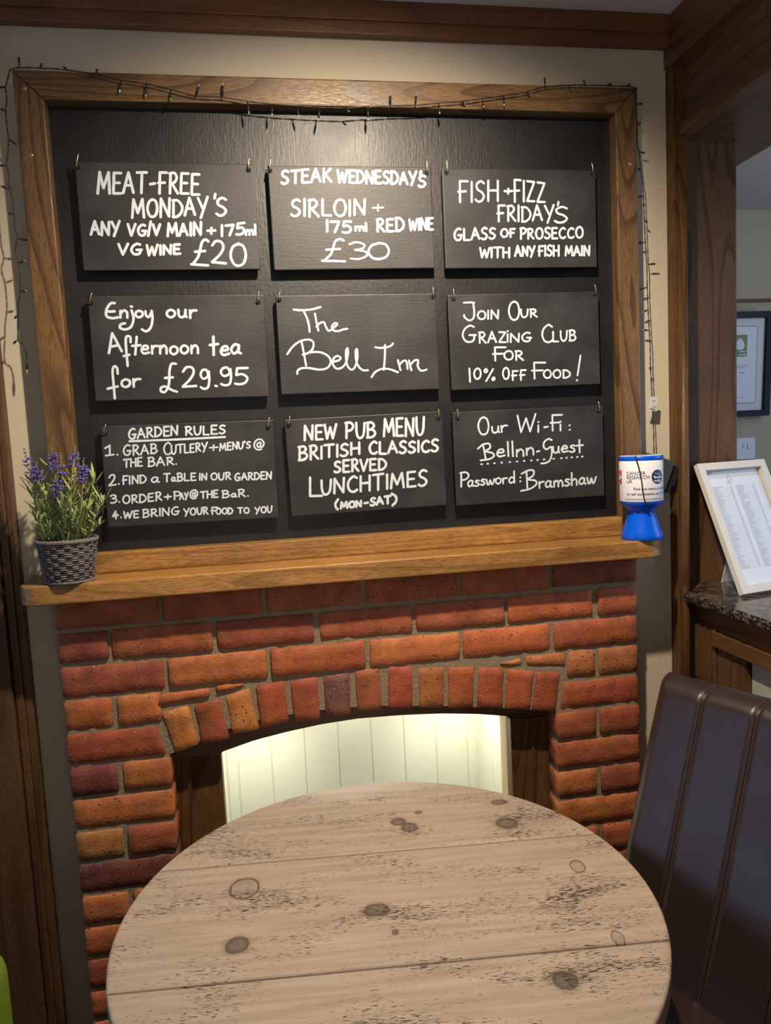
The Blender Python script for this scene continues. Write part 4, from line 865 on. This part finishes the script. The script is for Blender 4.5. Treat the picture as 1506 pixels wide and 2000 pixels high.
SP = [((98, 1050), (47, 877), 18, .060, -.125), ((105, 1050), (70, 903), 15, .036, -.14), ((112, 1052), (101, 873), 18, .05, -.11), ((118, 1052), (118, 886), 18, .078, -.13), ((135, 1050), (147, 872), 18, .042, -.105),
      ((145, 1050), (163, 896), 18, .05, -.12), ((112, 1050), (112, 925), 14, .055, -.145), ((155, 1048), (186, 930), 21, 0, -.115), ((90, 1052), (62, 952), 18, 0, -.12), ((160, 1048), (203, 975), 18, 0, -.135), ((92, 1054), (70, 1012), 12, 0, -.155),
      ((130, 1054), (140, 948), 18, 0, -.15), ((105, 1054), (92, 960), 18, 0, -.15), ((165, 1050), (196, 1022), 12, 0, -.15), ((140, 1056), (142, 1010), 12, 0, -.168), ((120, 1054), (125, 985), 15, 0, -.16), ((150, 1052), (172, 990), 15, 0, -.14)]
for i, (a, b, n, s_, yt) in enumerate(SP): sprig(a, b, int(n*1.9), s_, i+3, yt)
# ------------------------------------------------------------------ round table
TX, TY, TR, TZ = .6197, -.593, .4443, -.40
def mat_table():
    m, N, L, b = nm('limed_pine')
    tc = N.new('ShaderNodeTexCoord')
    mp = N.new('ShaderNodeMapping'); mp.inputs['Scale'].default_value = (.07, 1, 1); L.new(tc.outputs['Object'], mp.inputs['Vector'])
    n1 = N.new('ShaderNodeTexNoise'); n1.inputs['Scale'].default_value = 70; n1.inputs['Detail'].default_value = 4; n1.inputs['Distortion'].default_value = .25; L.new(mp.outputs[0], n1.inputs['Vector'])
    r0 = N.new('ShaderNodeValToRGB'); r0.color_ramp.elements[0].position = .3; r0.color_ramp.elements[0].color = (.345, .27, .203, 1); r0.color_ramp.elements[1].position = .7; r0.color_ramp.elements[1].color = (.47, .38, .295, 1); L.new(n1.outputs['Fac'], r0.inputs[0])
    # black flecks in the grain, gathered in patches
    mp2 = N.new('ShaderNodeMapping'); mp2.inputs['Scale'].default_value = (.14, 1, 1); L.new(tc.outputs['Object'], mp2.inputs['Vector'])
    n2 = N.new('ShaderNodeTexNoise'); n2.inputs['Scale'].default_value = 520; n2.inputs['Detail'].default_value = 3; n2.inputs['Roughness'].default_value = .62; n2.inputs['Distortion'].default_value = .5; L.new(mp2.outputs[0], n2.inputs['Vector'])
    mp3 = N.new('ShaderNodeMapping'); mp3.inputs['Scale'].default_value = (.35, 1, 1); L.new(tc.outputs['Object'], mp3.inputs['Vector'])
    n3 = N.new('ShaderNodeTexNoise'); n3.inputs['Scale'].default_value = 13; n3.inputs['Detail'].default_value = 2; L.new(mp3.outputs[0], n3.inputs['Vector'])
    th = N.new('ShaderNodeMapRange'); th.inputs[1].default_value = .42; th.inputs[2].default_value = .72; th.inputs[3].default_value = .665; th.inputs[4].default_value = .485; L.new(n3.outputs['Fac'], th.inputs[0])
    sb = N.new('ShaderNodeMath'); sb.operation = 'SUBTRACT'; L.new(n2.outputs['Fac'], sb.inputs[0]); L.new(th.outputs[0], sb.inputs[1])
    fk = N.new('ShaderNodeMapRange'); fk.inputs[1].default_value = 0; fk.inputs[2].default_value = .022; fk.inputs[4].default_value = .96; L.new(sb.outputs[0], fk.inputs[0])
    mx = N.new('ShaderNodeMixRGB'); mx.inputs[2].default_value = (.03, .024, .018, 1); L.new(fk.outputs[0], mx.inputs[0]); L.new(r0.outputs[0], mx.inputs[1]); col = mx.outputs[0]
    # knots
    ca, sa = math.cos(R(5.37)), math.sin(R(5.37))
    nd = N.new('ShaderNodeTexNoise'); nd.inputs['Scale'].default_value = 60; nd.inputs['Detail'].default_value = 2; L.new(tc.outputs['Object'], nd.inputs['Vector'])
    for px, py, wx, wy, ring in ((778, 1605, 16, 9, 0), (800, 1616, 18, 11, 0), (990, 1608, 24, 13, 0), (975, 1567, 18, 6, 0), (1128, 1692, 12, 10, 1), (477, 1735, 25, 17, 1), (736, 1777, 28, 12, 0), (463, 1846, 25, 15, 0), (1207, 1831, 10, 9, 1), (1105, 1915, 25, 15, 0), (772, 1820, 7, 5, 0), (817, 1587, 8, 4, 0), (828, 1885, 7, 5, 0)):
        p = atz(px, py, TZ)-Vector((TX, TY, TZ)); lx, ly = p.x*ca-p.y*sa, p.x*sa+p.y*ca
        g = (CAM-atz(px, py, TZ)).length/F_PX; rx = wx*g; ry = wy*g*1.75
        mpk = N.new('ShaderNodeMapping'); mpk.vector_type = 'POINT'; mpk.inputs['Scale'].default_value = (1/rx, 1/ry, 0); mpk.inputs['Location'].default_value = (-lx/rx, -ly/ry, 0)
        L.new(tc.outputs['Object'], mpk.inputs['Vector']); ln = N.new('ShaderNodeVectorMath'); ln.operation = 'LENGTH'; L.new(mpk.outputs[0], ln.inputs[0])
        ad = N.new('ShaderNodeMath'); ad.operation = 'MULTIPLY_ADD'; ad.inputs[1].default_value = .3; L.new(nd.outputs['Fac'], ad.inputs[0]); L.new(ln.outputs['Value'], ad.inputs[2])
        rk = N.new('ShaderNodeValToRGB'); e = rk.color_ramp.elements
        if ring: st = [(0, .12), (.55, .25), (.72, .15), (.78, .85), (.83, .8), (.88, .25), (1.0, 0)]
        else: st = [(0, .95), (.25, .6), (.5, .72), (.66, .85), (.74, .25), (1.0, 0)]
        e[0].position = 0; e[0].color = (st[0][1],)*3+(1,); e[1].position = 1; e[1].color = (0, 0, 0, 1)
        for ps, vl in st[1:-1]: q = e.new(ps); q.color = (vl, vl, vl, 1)
        sc = N.new('ShaderNodeMath'); sc.operation = 'MULTIPLY'; sc.inputs[1].default_value = .72; L.new(ad.outputs[0], sc.inputs[0]); L.new(sc.outputs[0], rk.inputs[0])
        mk = N.new('ShaderNodeMixRGB'); mk.inputs[2].default_value = (.065, .047, .036, 1); L.new(rk.outputs[0], mk.inputs[0]); L.new(col, mk.inputs[1]); col = mk.outputs[0]
    L.new(col, b.inputs['Base Color']); b.inputs['Roughness'].default_value = .42; b.inputs['Specular IOR Level'].default_value = .35
    bp = N.new('ShaderNodeBump'); bp.inputs['Strength'].default_value = .5; bp.inputs['Distance'].default_value = .0012; bp.invert = True; L.new(fk.outputs[0], bp.inputs['Height']); L.new(bp.outputs[0], b.inputs['Normal'])
    return m
M['table'] = mat_table()
tab = empty('round_table', (TX, TY, ZF), 'round limed pine table with three wide planks and dark knots', 'table'); tab['rot'] = 1; tab.rotation_euler = (0, 0, -R(5.37)); 
top = []
for y0, y1 in ((-TR, -.1500), (-.1465, .1565), (.1600, TR)):
    pts = []; n = 96
    for k in range(n):
        a = 2*math.pi*k/n; pts.append((TR*math.cos(a), TR*math.sin(a)))
    # clip the circle to the strip
    def clip(poly, yv, keep_above):
        out = []
        for i in range(len(poly)):
            p, q = poly[i], poly[(i+1) % len(poly)]; ip = (p[1] >= yv) == keep_above; iq = (q[1] >= yv) == keep_above
            if ip: out.append(p)
            if ip != iq: t = (yv-p[1])/(q[1]-p[1]); out.append((p[0]+(q[0]-p[0])*t, yv))
        return out
    if y0 > -TR: pts = clip(pts, y0, True)
    if y1 < TR: pts = clip(pts, y1, False)
    m = MB(); m.prismz(pts, -.038, 0, .0055); me_o = mesh_obj('plank', m.v, m.f, M['table'], tab); me_o.location = (0, 0, TZ-ZF)
m = MB(); m.box(-.30, .30, -.035, .035, TZ-ZF-.075, TZ-ZF-.0385, .004); m.box(-.035, .035, -.30, .30, TZ-ZF-.075, TZ-ZF-.0385, .004); mesh_obj('support_cross', m.v, m.f, M['dark_x'], tab)
m = MB(); m.lathe(0, 0, [(.055, .075), (.06, .10), (.045, .16), (.038, .3), (.045, .45), (.06, .56), (.05, .62), (.05, TZ-ZF-.075)], 28); mesh_obj('pedestal', m.v, m.f, M['dark_z'], tab, True)
for k in range(4):
    m = MB(); m.box(.03, .34, -.032, .032, 0.0, .055, .006, lambda v: Vector((v.x, v.y, v.z+(.03*(1-(v.x-.03)/.31) if v.z > .03 else (.02*math.sin(3.14*(v.x-.03)/.31))))))
    Rk = Matrix.Rotation(math.pi/2*k+math.pi/4, 3, 'Z'); mesh_obj('foot', [Rk @ v for v in m.v], m.f, M['dark_x'], tab)
# ------------------------------------------------------------------ leather dining chair
TLp = Vector((1.1982, -.4383, -.100)); U = Vector((.4133, -.9106, 0)); Nn = Vector((-.9106, -.4133, 0))
DN = (Nn*.3515+Vector((0, 0, -.9362))).normalized(); FRn = U.cross(DN).normalized()
if FRn.dot(Nn) < 0: FRn = -FRn
ch = empty('leather_chair', (TLp.x+.15, TLp.y-.2, ZF), 'dark brown leather high-back chair with stitched seams right of the table', 'chair')
SEAM = (.105, .207, .312); CW = .417
def pad_front(a, b):                       # bulge of the face above the plane
    d = min(abs(a-s) for s in SEAM); z = 0
    z -= .0055*math.exp(-(d/.0045)**2)
    e = min(a, CW-a); p_ = .024*(1-min(e/.032, 1))**2.2
    q_ = .040*(1-b/.045)**2.4 if b < .045 else 0
    z -= math.hypot(p_, q_)
    return z+.002*math.sin(b*9+a*11)
nu, nb = 130, 60; V = []; Fc = []
bs = [.001+.58*(k/nb)**1.25 for k in range(nb+1)]
for bb in bs:
    for i in range(nu+1):
        a = CW*i/nu; V.append(TLp+U*a+DN*bb+FRn*pad_front(a, bb))
for j in range(nb):
    for i in range(nu): Fc.append((j*(nu+1)+i, (j+1)*(nu+1)+i, (j+1)*(nu+1)+i+1, j*(nu+1)+i+1))
n0 = len(V)
for bb in bs:
    for i in range(nu+1):
        a = CW*i/nu; V.append(TLp+U*a+DN*bb-FRn*max(.062-.012*(bb/.58), .003-pad_front(a, bb)))
for j in range(nb):
    for i in range(nu): Fc.append((n0+j*(nu+1)+i, n0+j*(nu+1)+i+1, n0+(j+1)*(nu+1)+i+1, n0+(j+1)*(nu+1)+i))
for i in range(nu):
    Fc.append((i, i+1, n0+i+1, n0+i)); k = nb*(nu+1); Fc.append((k+i, n0+k+i, n0+k+i+1, k+i+1))
for j in range(nb):
    p = j*(nu+1); q = (j+1)*(nu+1); Fc.append((p, n0+p, n0+q, q)); Fc.append((p+nu, q+nu, n0+q+nu, n0+p+nu))
bk = mesh_obj('backrest', V, Fc, M['leather'], ch, True)
for s_ in SEAM:
    m = MB()
    for d_ in (-.0026, .0026):
        m.tube([TLp+U*(s_+d_)+DN*bb+FRn*(pad_front(s_+d_, bb)+.0006) for bb in bs[1:]], .0013, 6)
    o = m.out('piping', M['leather_seam'], ch, True); o.parent = bk
st0 = TLp+DN*.515; SD = Nn
m = MB(); 
def seat_fn(v): return st0+U*v.x+SD*v.y+Vector((0, 0, v.z-.004*((v.x-CW/2)/(CW/2))**2))
m.box(-.005, CW+.005, -.03, .40, -.09, .0, .018, seat_fn); m.out('seat', M['leather'], ch, True)
for (a, b) in ((.02, .37), (CW-.02, .37), (.02, .0), (CW-.02, .0)):
    p = st0+U*a+SD*b; m = MB(); z1 = p.z-.085; sp = Vector((0, 0, 0)) if b > .1 else -SD*.06
    vs = []
    for (c_, w_, z_) in ((p, .020, z1), (p+sp, .013, ZF)):
        for du, dv in ((-1, -1), (1, -1), (1, 1), (-1, 1)): q = c_+U*du*w_+SD*dv*w_; vs.append((q.x, q.y, z_))
    mesh_obj('leg', vs, [(0, 1, 2, 3), (4, 7, 6, 5)]+[(i, i+4, (i+1) % 4+4, (i+1) % 4) for i in range(4)], M['dark_z'], ch)
# ------------------------------------------------------------------ lime chair at the left edge
lc = empty('lime_chair', (-.26, -.50, ZF), 'lime green upholstered chair at the bottom left edge', 'chair')
poly = []; x0, x1, z0, z1, r_ = -.46, -.020, -.75, -.432, .06
for cx, cz, a0 in ((x1-r_, z1-r_, 90), (x1-.03, z0+.03, 0), (x0+.03, z0+.03, -90), (x0+r_, z1-r_, -180)):
    rr = r_ if cz > -.6 else .03
    for k in range(9): a = R(a0-90*k/8 if False else a0-11.25*k); poly.append((cx+rr*math.cos(a), cz+rr*math.sin(a)))
m = MB(); bm = bmesh.new(); f = bm.faces.new([bm.verts.new((x, -.53, z)) for x, z in poly]); rr_ = bmesh.ops.extrude_face_region(bm, geom=[f])
for g_ in rr_['geom']:
    if isinstance(g_, bmesh.types.BMVert): g_.co.y = -.475
bmesh.ops.recalc_face_normals(bm, faces=bm.faces[:]); bmesh.ops.bevel(bm, geom=[e for e in bm.edges if abs(e.verts[0].co.y-e.verts[1].co.y) < 1e-5], offset=.014, segments=4, profile=.5, affect='EDGES'); bm.verts.index_update()
mesh_obj('backrest', [v.co.copy() for v in bm.verts], [[v.index for v in f.verts] for f in bm.faces], M['lime'], lc, True); bm.free()
m = MB(); m.box(-.455, -.012, -.90, -.49, -.75, -.67, .02); m.out('seat', M['lime'], lc, True)
for x, y in ((-.43, -.87), (-.04, -.87), (-.43, -.51), (-.04, -.51)):
    m = MB(); m.tube([(x, y, -.74), (x, y, ZF)], .016, 10, rads=[.018, .012]); m.out('leg', M['dark_z'], lc, True)
# ------------------------------------------------------------------ bar counter
bc = empty('bar_counter', (1.6, -1.2, ZF), 'bar counter with rough-edged dark granite top behind the leather chair', 'counter')
m = MB(); ys = [-2.6+2.640*k/220 for k in range(221)]
top_z, bot_z = -.050, -.075
vs = []; fs = []
rows = [(0, top_z), (.0, -.054), (0, -.060), (0, -.066), (0, -.071), (0, bot_z)]
for y in ys:
    for k, (dx, z) in enumerate(rows):
        nx_ = noise.noise(Vector((y*75, z*140, 1)))*.006*(0.3 if k == 0 else 1); vs.append((1.500+nx_-(.004 if 0 < k < 5 else 0), y, z+(0 if k in (0,) else noise.noise(Vector((y*60, z*90, 8)))*.0015)))
nr = len(rows)
for i in range(len(ys)-1):
    for k in range(nr-1): fs.append((i*nr+k, (i+1)*nr+k, (i+1)*nr+k+1, i*nr+k+1))
ed = mesh_obj('chiselled_edge', vs, fs, M['granite_edge'], bc, True)
vs2 = [vs[i*nr] for i in range(len(ys))]+[(2.05, y, top_z) for y in ys]+[vs[i*nr+nr-1] for i in range(len(ys))]+[(2.05, y, bot_z) for y in ys]; n = len(ys)
mesh_obj('granite_top', vs2, [(i, n+i, n+i+1, i+1) for i in range(n-1)]+[(2*n+i, 2*n+i+1, 3*n+i+1, 3*n+i) for i in range(n-1)]+[(0, 2*n, 3*n, n), (n-1, 2*n-1, 4*n-1, 3*n-1)]+[(n+i, 3*n+i, 3*n+i+1, n+i+1) for i in range(n-1)], M['granite'], bc)
m = MB(); m.box(1.532, 1.60, -2.6, -.036, -.135, -.075, .002); m.out('apron_rail', M['oak_y'], bc)
m = MB(); m.box(1.522, 1.56, -2.6, -.12, -.172, -.135, .003); m.out('moulding', M['oak_y'], bc)
for y0, y1 in ((-.235, -.126), (-1.0, -.9)):
    m = MB(); m.box(1.535, 1.57, y0, y1, ZF, -.166, .002); m.out('stile', M['dark_z'], bc)
y = -.235
for k in range(7): 
    m = MB(); m.box(1.549, 1.565, y-.0945, y-.001, ZF, -.166, .0025); m.out('plank', M['green_panel'], bc); y -= .095
m = MB(); m.box(1.53, 1.56, -.124, -.036, ZF, -.128, .002); m.out('end_board', M['dark_z'], bc)
# ------------------------------------------------------------------ price list in a white frame standing on the counter
zc = top_z
B0 = atz(1453, 1161, zc+.0085); ux = Vector((.978, .208, 0)).normalized()
bk_dir = Vector((-ux.y, ux.x, 0))
# lean found from where the top corner stands in the photograph
d = ray(1362, 905.5); A3 = Matrix(((bk_dir.x, 0, -d.x), (bk_dir.y, 0, -d.y), (bk_dir.z, 1, -d.z))); s_, h_, t_ = A3.inverted() @ (CAM-B0)
upv = (bk_dir*s_+Vector((0, 0, h_))); HL = upv.length; upv.normalize(); nf = upv.cross(ux).normalized()
if nf.y > 0: nf = -nf
FWd = .230
pf = empty('price_list_frame', tuple(B0+ux*FWd/2), 'white photo frame holding a printed price list, leaning on the granite counter', 'picture frame')
def fp3(a, b, c): return B0+ux*a+upv*b+nf*(c-.016)
def fbox(name, a0, a1, b0, b1, c0, c1, mat, root=pf, bev=.0):
    m = MB(); m.box(a0, a1, b0, b1, c0, c1, bev, lambda v: fp3(v.x, v.y, v.z)); return m.out(name, M[mat], root)
bw = .020
fbox('frame_stile', 0, bw, 0, HL, 0, .016, 'frame_white', bev=.0015); fbox('frame_stile', FWd-bw, FWd, 0, HL, 0, .016, 'frame_white', bev=.0015)
fbox('frame_rail', bw, FWd-bw, 0, bw, 0, .016, 'frame_white', bev=.0015); fbox('frame_rail', bw, FWd-bw, HL-bw, HL, 0, .016, 'frame_white', bev=.0015)
fbox('backing', bw, FWd-bw, bw, HL-bw, .0005, .002, 'tag'); sheet = fbox('price_sheet', bw+.003, FWd-bw-.002, bw+.002, HL-bw-.020, .0021, .0026, 'paper')
m = MB()
def bar(m, a0, a1, b, h=.0006, c=.0029): m.add([fp3(a0, b, c), fp3(a1, b, c), fp3(a1, b+h, c), fp3(a0, b+h, c)], [(0, 1, 2, 3)])
prn = random.Random(2); NR = 46; btop = HL-bw-.045; bbot = bw+.045
for i in range(NR):
    b = btop+(bbot-btop)*i/(NR-1)
    for a0 in (.034, .112):
        wl = prn.uniform(.010, .030); bar(m, a0, a0+.066, b-.0011, .0002)
        a = a0
        while a < a0+wl: ww = prn.uniform(.0015, .004); bar(m, a, a+ww, b, .0011); a += ww+.0008
        bar(m, a0+.058, a0+.0645, b, .0011)
bar(m, .086, .104, btop+.012, .0012); bar(m, .090, .099, btop+.008, .0009)
o = m.out('printed_list', M['ink'], pf); o.parent = sheet
m = MB(); m.tube(smooth_pts([fp3(.094, btop+.016, .003), fp3(.097, btop+.030, .003), fp3(.100, btop+.033, .003), fp3(.105, btop+.018, .003), fp3(.094, btop+.016, .003)], 5), .0004, 5); m.out('hanging_loop', M['cable'], pf, True)
fbox('glass', bw, FWd-bw, bw, HL-bw, .0055, .0065, 'glass')
m = MB(); a = fp3(FWd/2-.02, HL*.62, 0); a2 = fp3(FWd/2+.02, HL*.62, 0); g0 = Vector((a.x, a.y, 0))+bk_dir*.055; g1 = Vector((a2.x, a2.y, 0))+bk_dir*.055; g0.z = g1.z = zc+.0005; k = bk_dir*.003
m.add([a, a2, g1, g0, a+k, a2+k, g1+k, g0+k], [(0, 1, 2, 3), (4, 7, 6, 5), (0, 4, 5, 1), (2, 6, 7, 3), (0, 3, 7, 4), (1, 5, 6, 2)]); m.out('strut', M['frame_white'], pf)
# ------------------------------------------------------------------ dark framed certificate on the far wall
tr = aty(1503, 609, .90); brr = aty(1494, 812, .938)
cf = empty('framed_certificate', (tr.x-.15, .94, brr.z), 'navy black framed certificate with a green emblem on the bar room wall', 'picture')
Hc = tr.z-brr.z; Wc = .30
def cp(a, b, c): t = b/Hc; return Vector((brr.x+(tr.x-brr.x)*t-a, .930-c+(.895-.930)*t, brr.z+b))
def cbox(name, a0, a1, b0, b1, c0, c1, mat): m = MB(); m.box(a0, a1, b0, b1, c0, c1, 0, lambda v: cp(v.x, v.y, v.z)); return m.out(name, M[mat], cf)
fw = .024
for nme, a0, a1, b0, b1 in (('frame_stile', 0, fw, 0, Hc), ('frame_stile', Wc-fw, Wc, 0, Hc), ('frame_rail', fw, Wc-fw, 0, fw), ('frame_rail', fw, Wc-fw, Hc-fw, Hc)): cbox(nme, a0, a1, b0, b1, 0, .02, 'dark_frame')
cbox('mount', fw, Wc-fw, fw, Hc-fw, 0, .006, 'paper'); cbox('inner_line', .055, Wc-.055, .052, Hc-.052, .0061, .0066, 'grey_print'); cbox('certificate', .058, Wc-.058, .055, Hc-.055, .0067, .0072, 'white_plastic')
ga = brr.x-aty(1452, 677, .93).x; gz = aty(1452, 698, .93).z-brr.z; gz1 = aty(1452, 656, .93).z-brr.z
cbox('green_emblem', ga, ga+.060, gz, gz1, .0073, .0076, 'green_print')
m = MB(); pts = [cp(ga+.030+.018*math.cos(R(t))*(1-.35*math.sin(R(t))), (gz+gz1)/2+.006+.022*math.sin(R(t)), .0079) for t in range(0, 360, 15)]; m.add(pts, [tuple(range(24))[::-1]]); m.out('white_drop', M['white_plastic'], cf)
m = MB()
for a0, a1, b in ((.004, .018, -.007), (.022, .034, -.007), (.006, .03, .006)): m.add([cp(ga+a0, gz+.012+b, .0079), cp(ga+a1, gz+.012+b, .0079), cp(ga+a1, gz+.016+b, .0079), cp(ga+a0, gz+.016+b, .0079)], [(0, 1, 2, 3)])
m.out('emblem_print', M['white_plastic'], cf)
m = MB()
for a0, a1, b, h in ((-.006, .05, gz-.035, .002), (.006, .05, gz-.042, .002), (.006, .03, gz-.063, .003), (.0, .04, .075, .0015)): m.add([cp(ga+a0, b, .0079), cp(ga+a1, b, .0079), cp(ga+a1, b+h, .0079), cp(ga+a0, b+h, .0079)], [(0, 1, 2, 3)])
m.out('printed_lines', M['grey_print'], cf)
# ------------------------------------------------------------------ fused switch on the far wall
sr = aty(1474, 854, .945); sw = empty('fused_switch', (sr.x-.043, .95, sr.z-.086), 'white fused switch plate on the bar room wall under the certificate', 'switch')
m = MB(); m.box(sr.x-.086, sr.x, .941, .95, sr.z-.086, sr.z, .002); m.out('plate', M['white_plastic'], sw)
m = MB(); m.box(sr.x-.036, sr.x-.021, .937, .942, sr.z-.045, sr.z-.022, .001); m.out('rocker', M['white_plastic'], sw)
m = MB(); m.box(sr.x-.057, sr.x-.043, .9395, .942, sr.z-.047, sr.z-.020, .0005); m.out('fuse_holder', M['white_plastic'], sw)
m = MB(); m.box(sr.x-.054, sr.x-.0525, .939, .9396, sr.z-.040, sr.z-.027); m.out('fuse_mark', M['ink'], sw)
m = MB(); m.ball((sr.x-.012, .941, sr.z-.033), .0026, 10, 6, (1, .4, 1)); m.out('screw', M['screw'], sw, True)
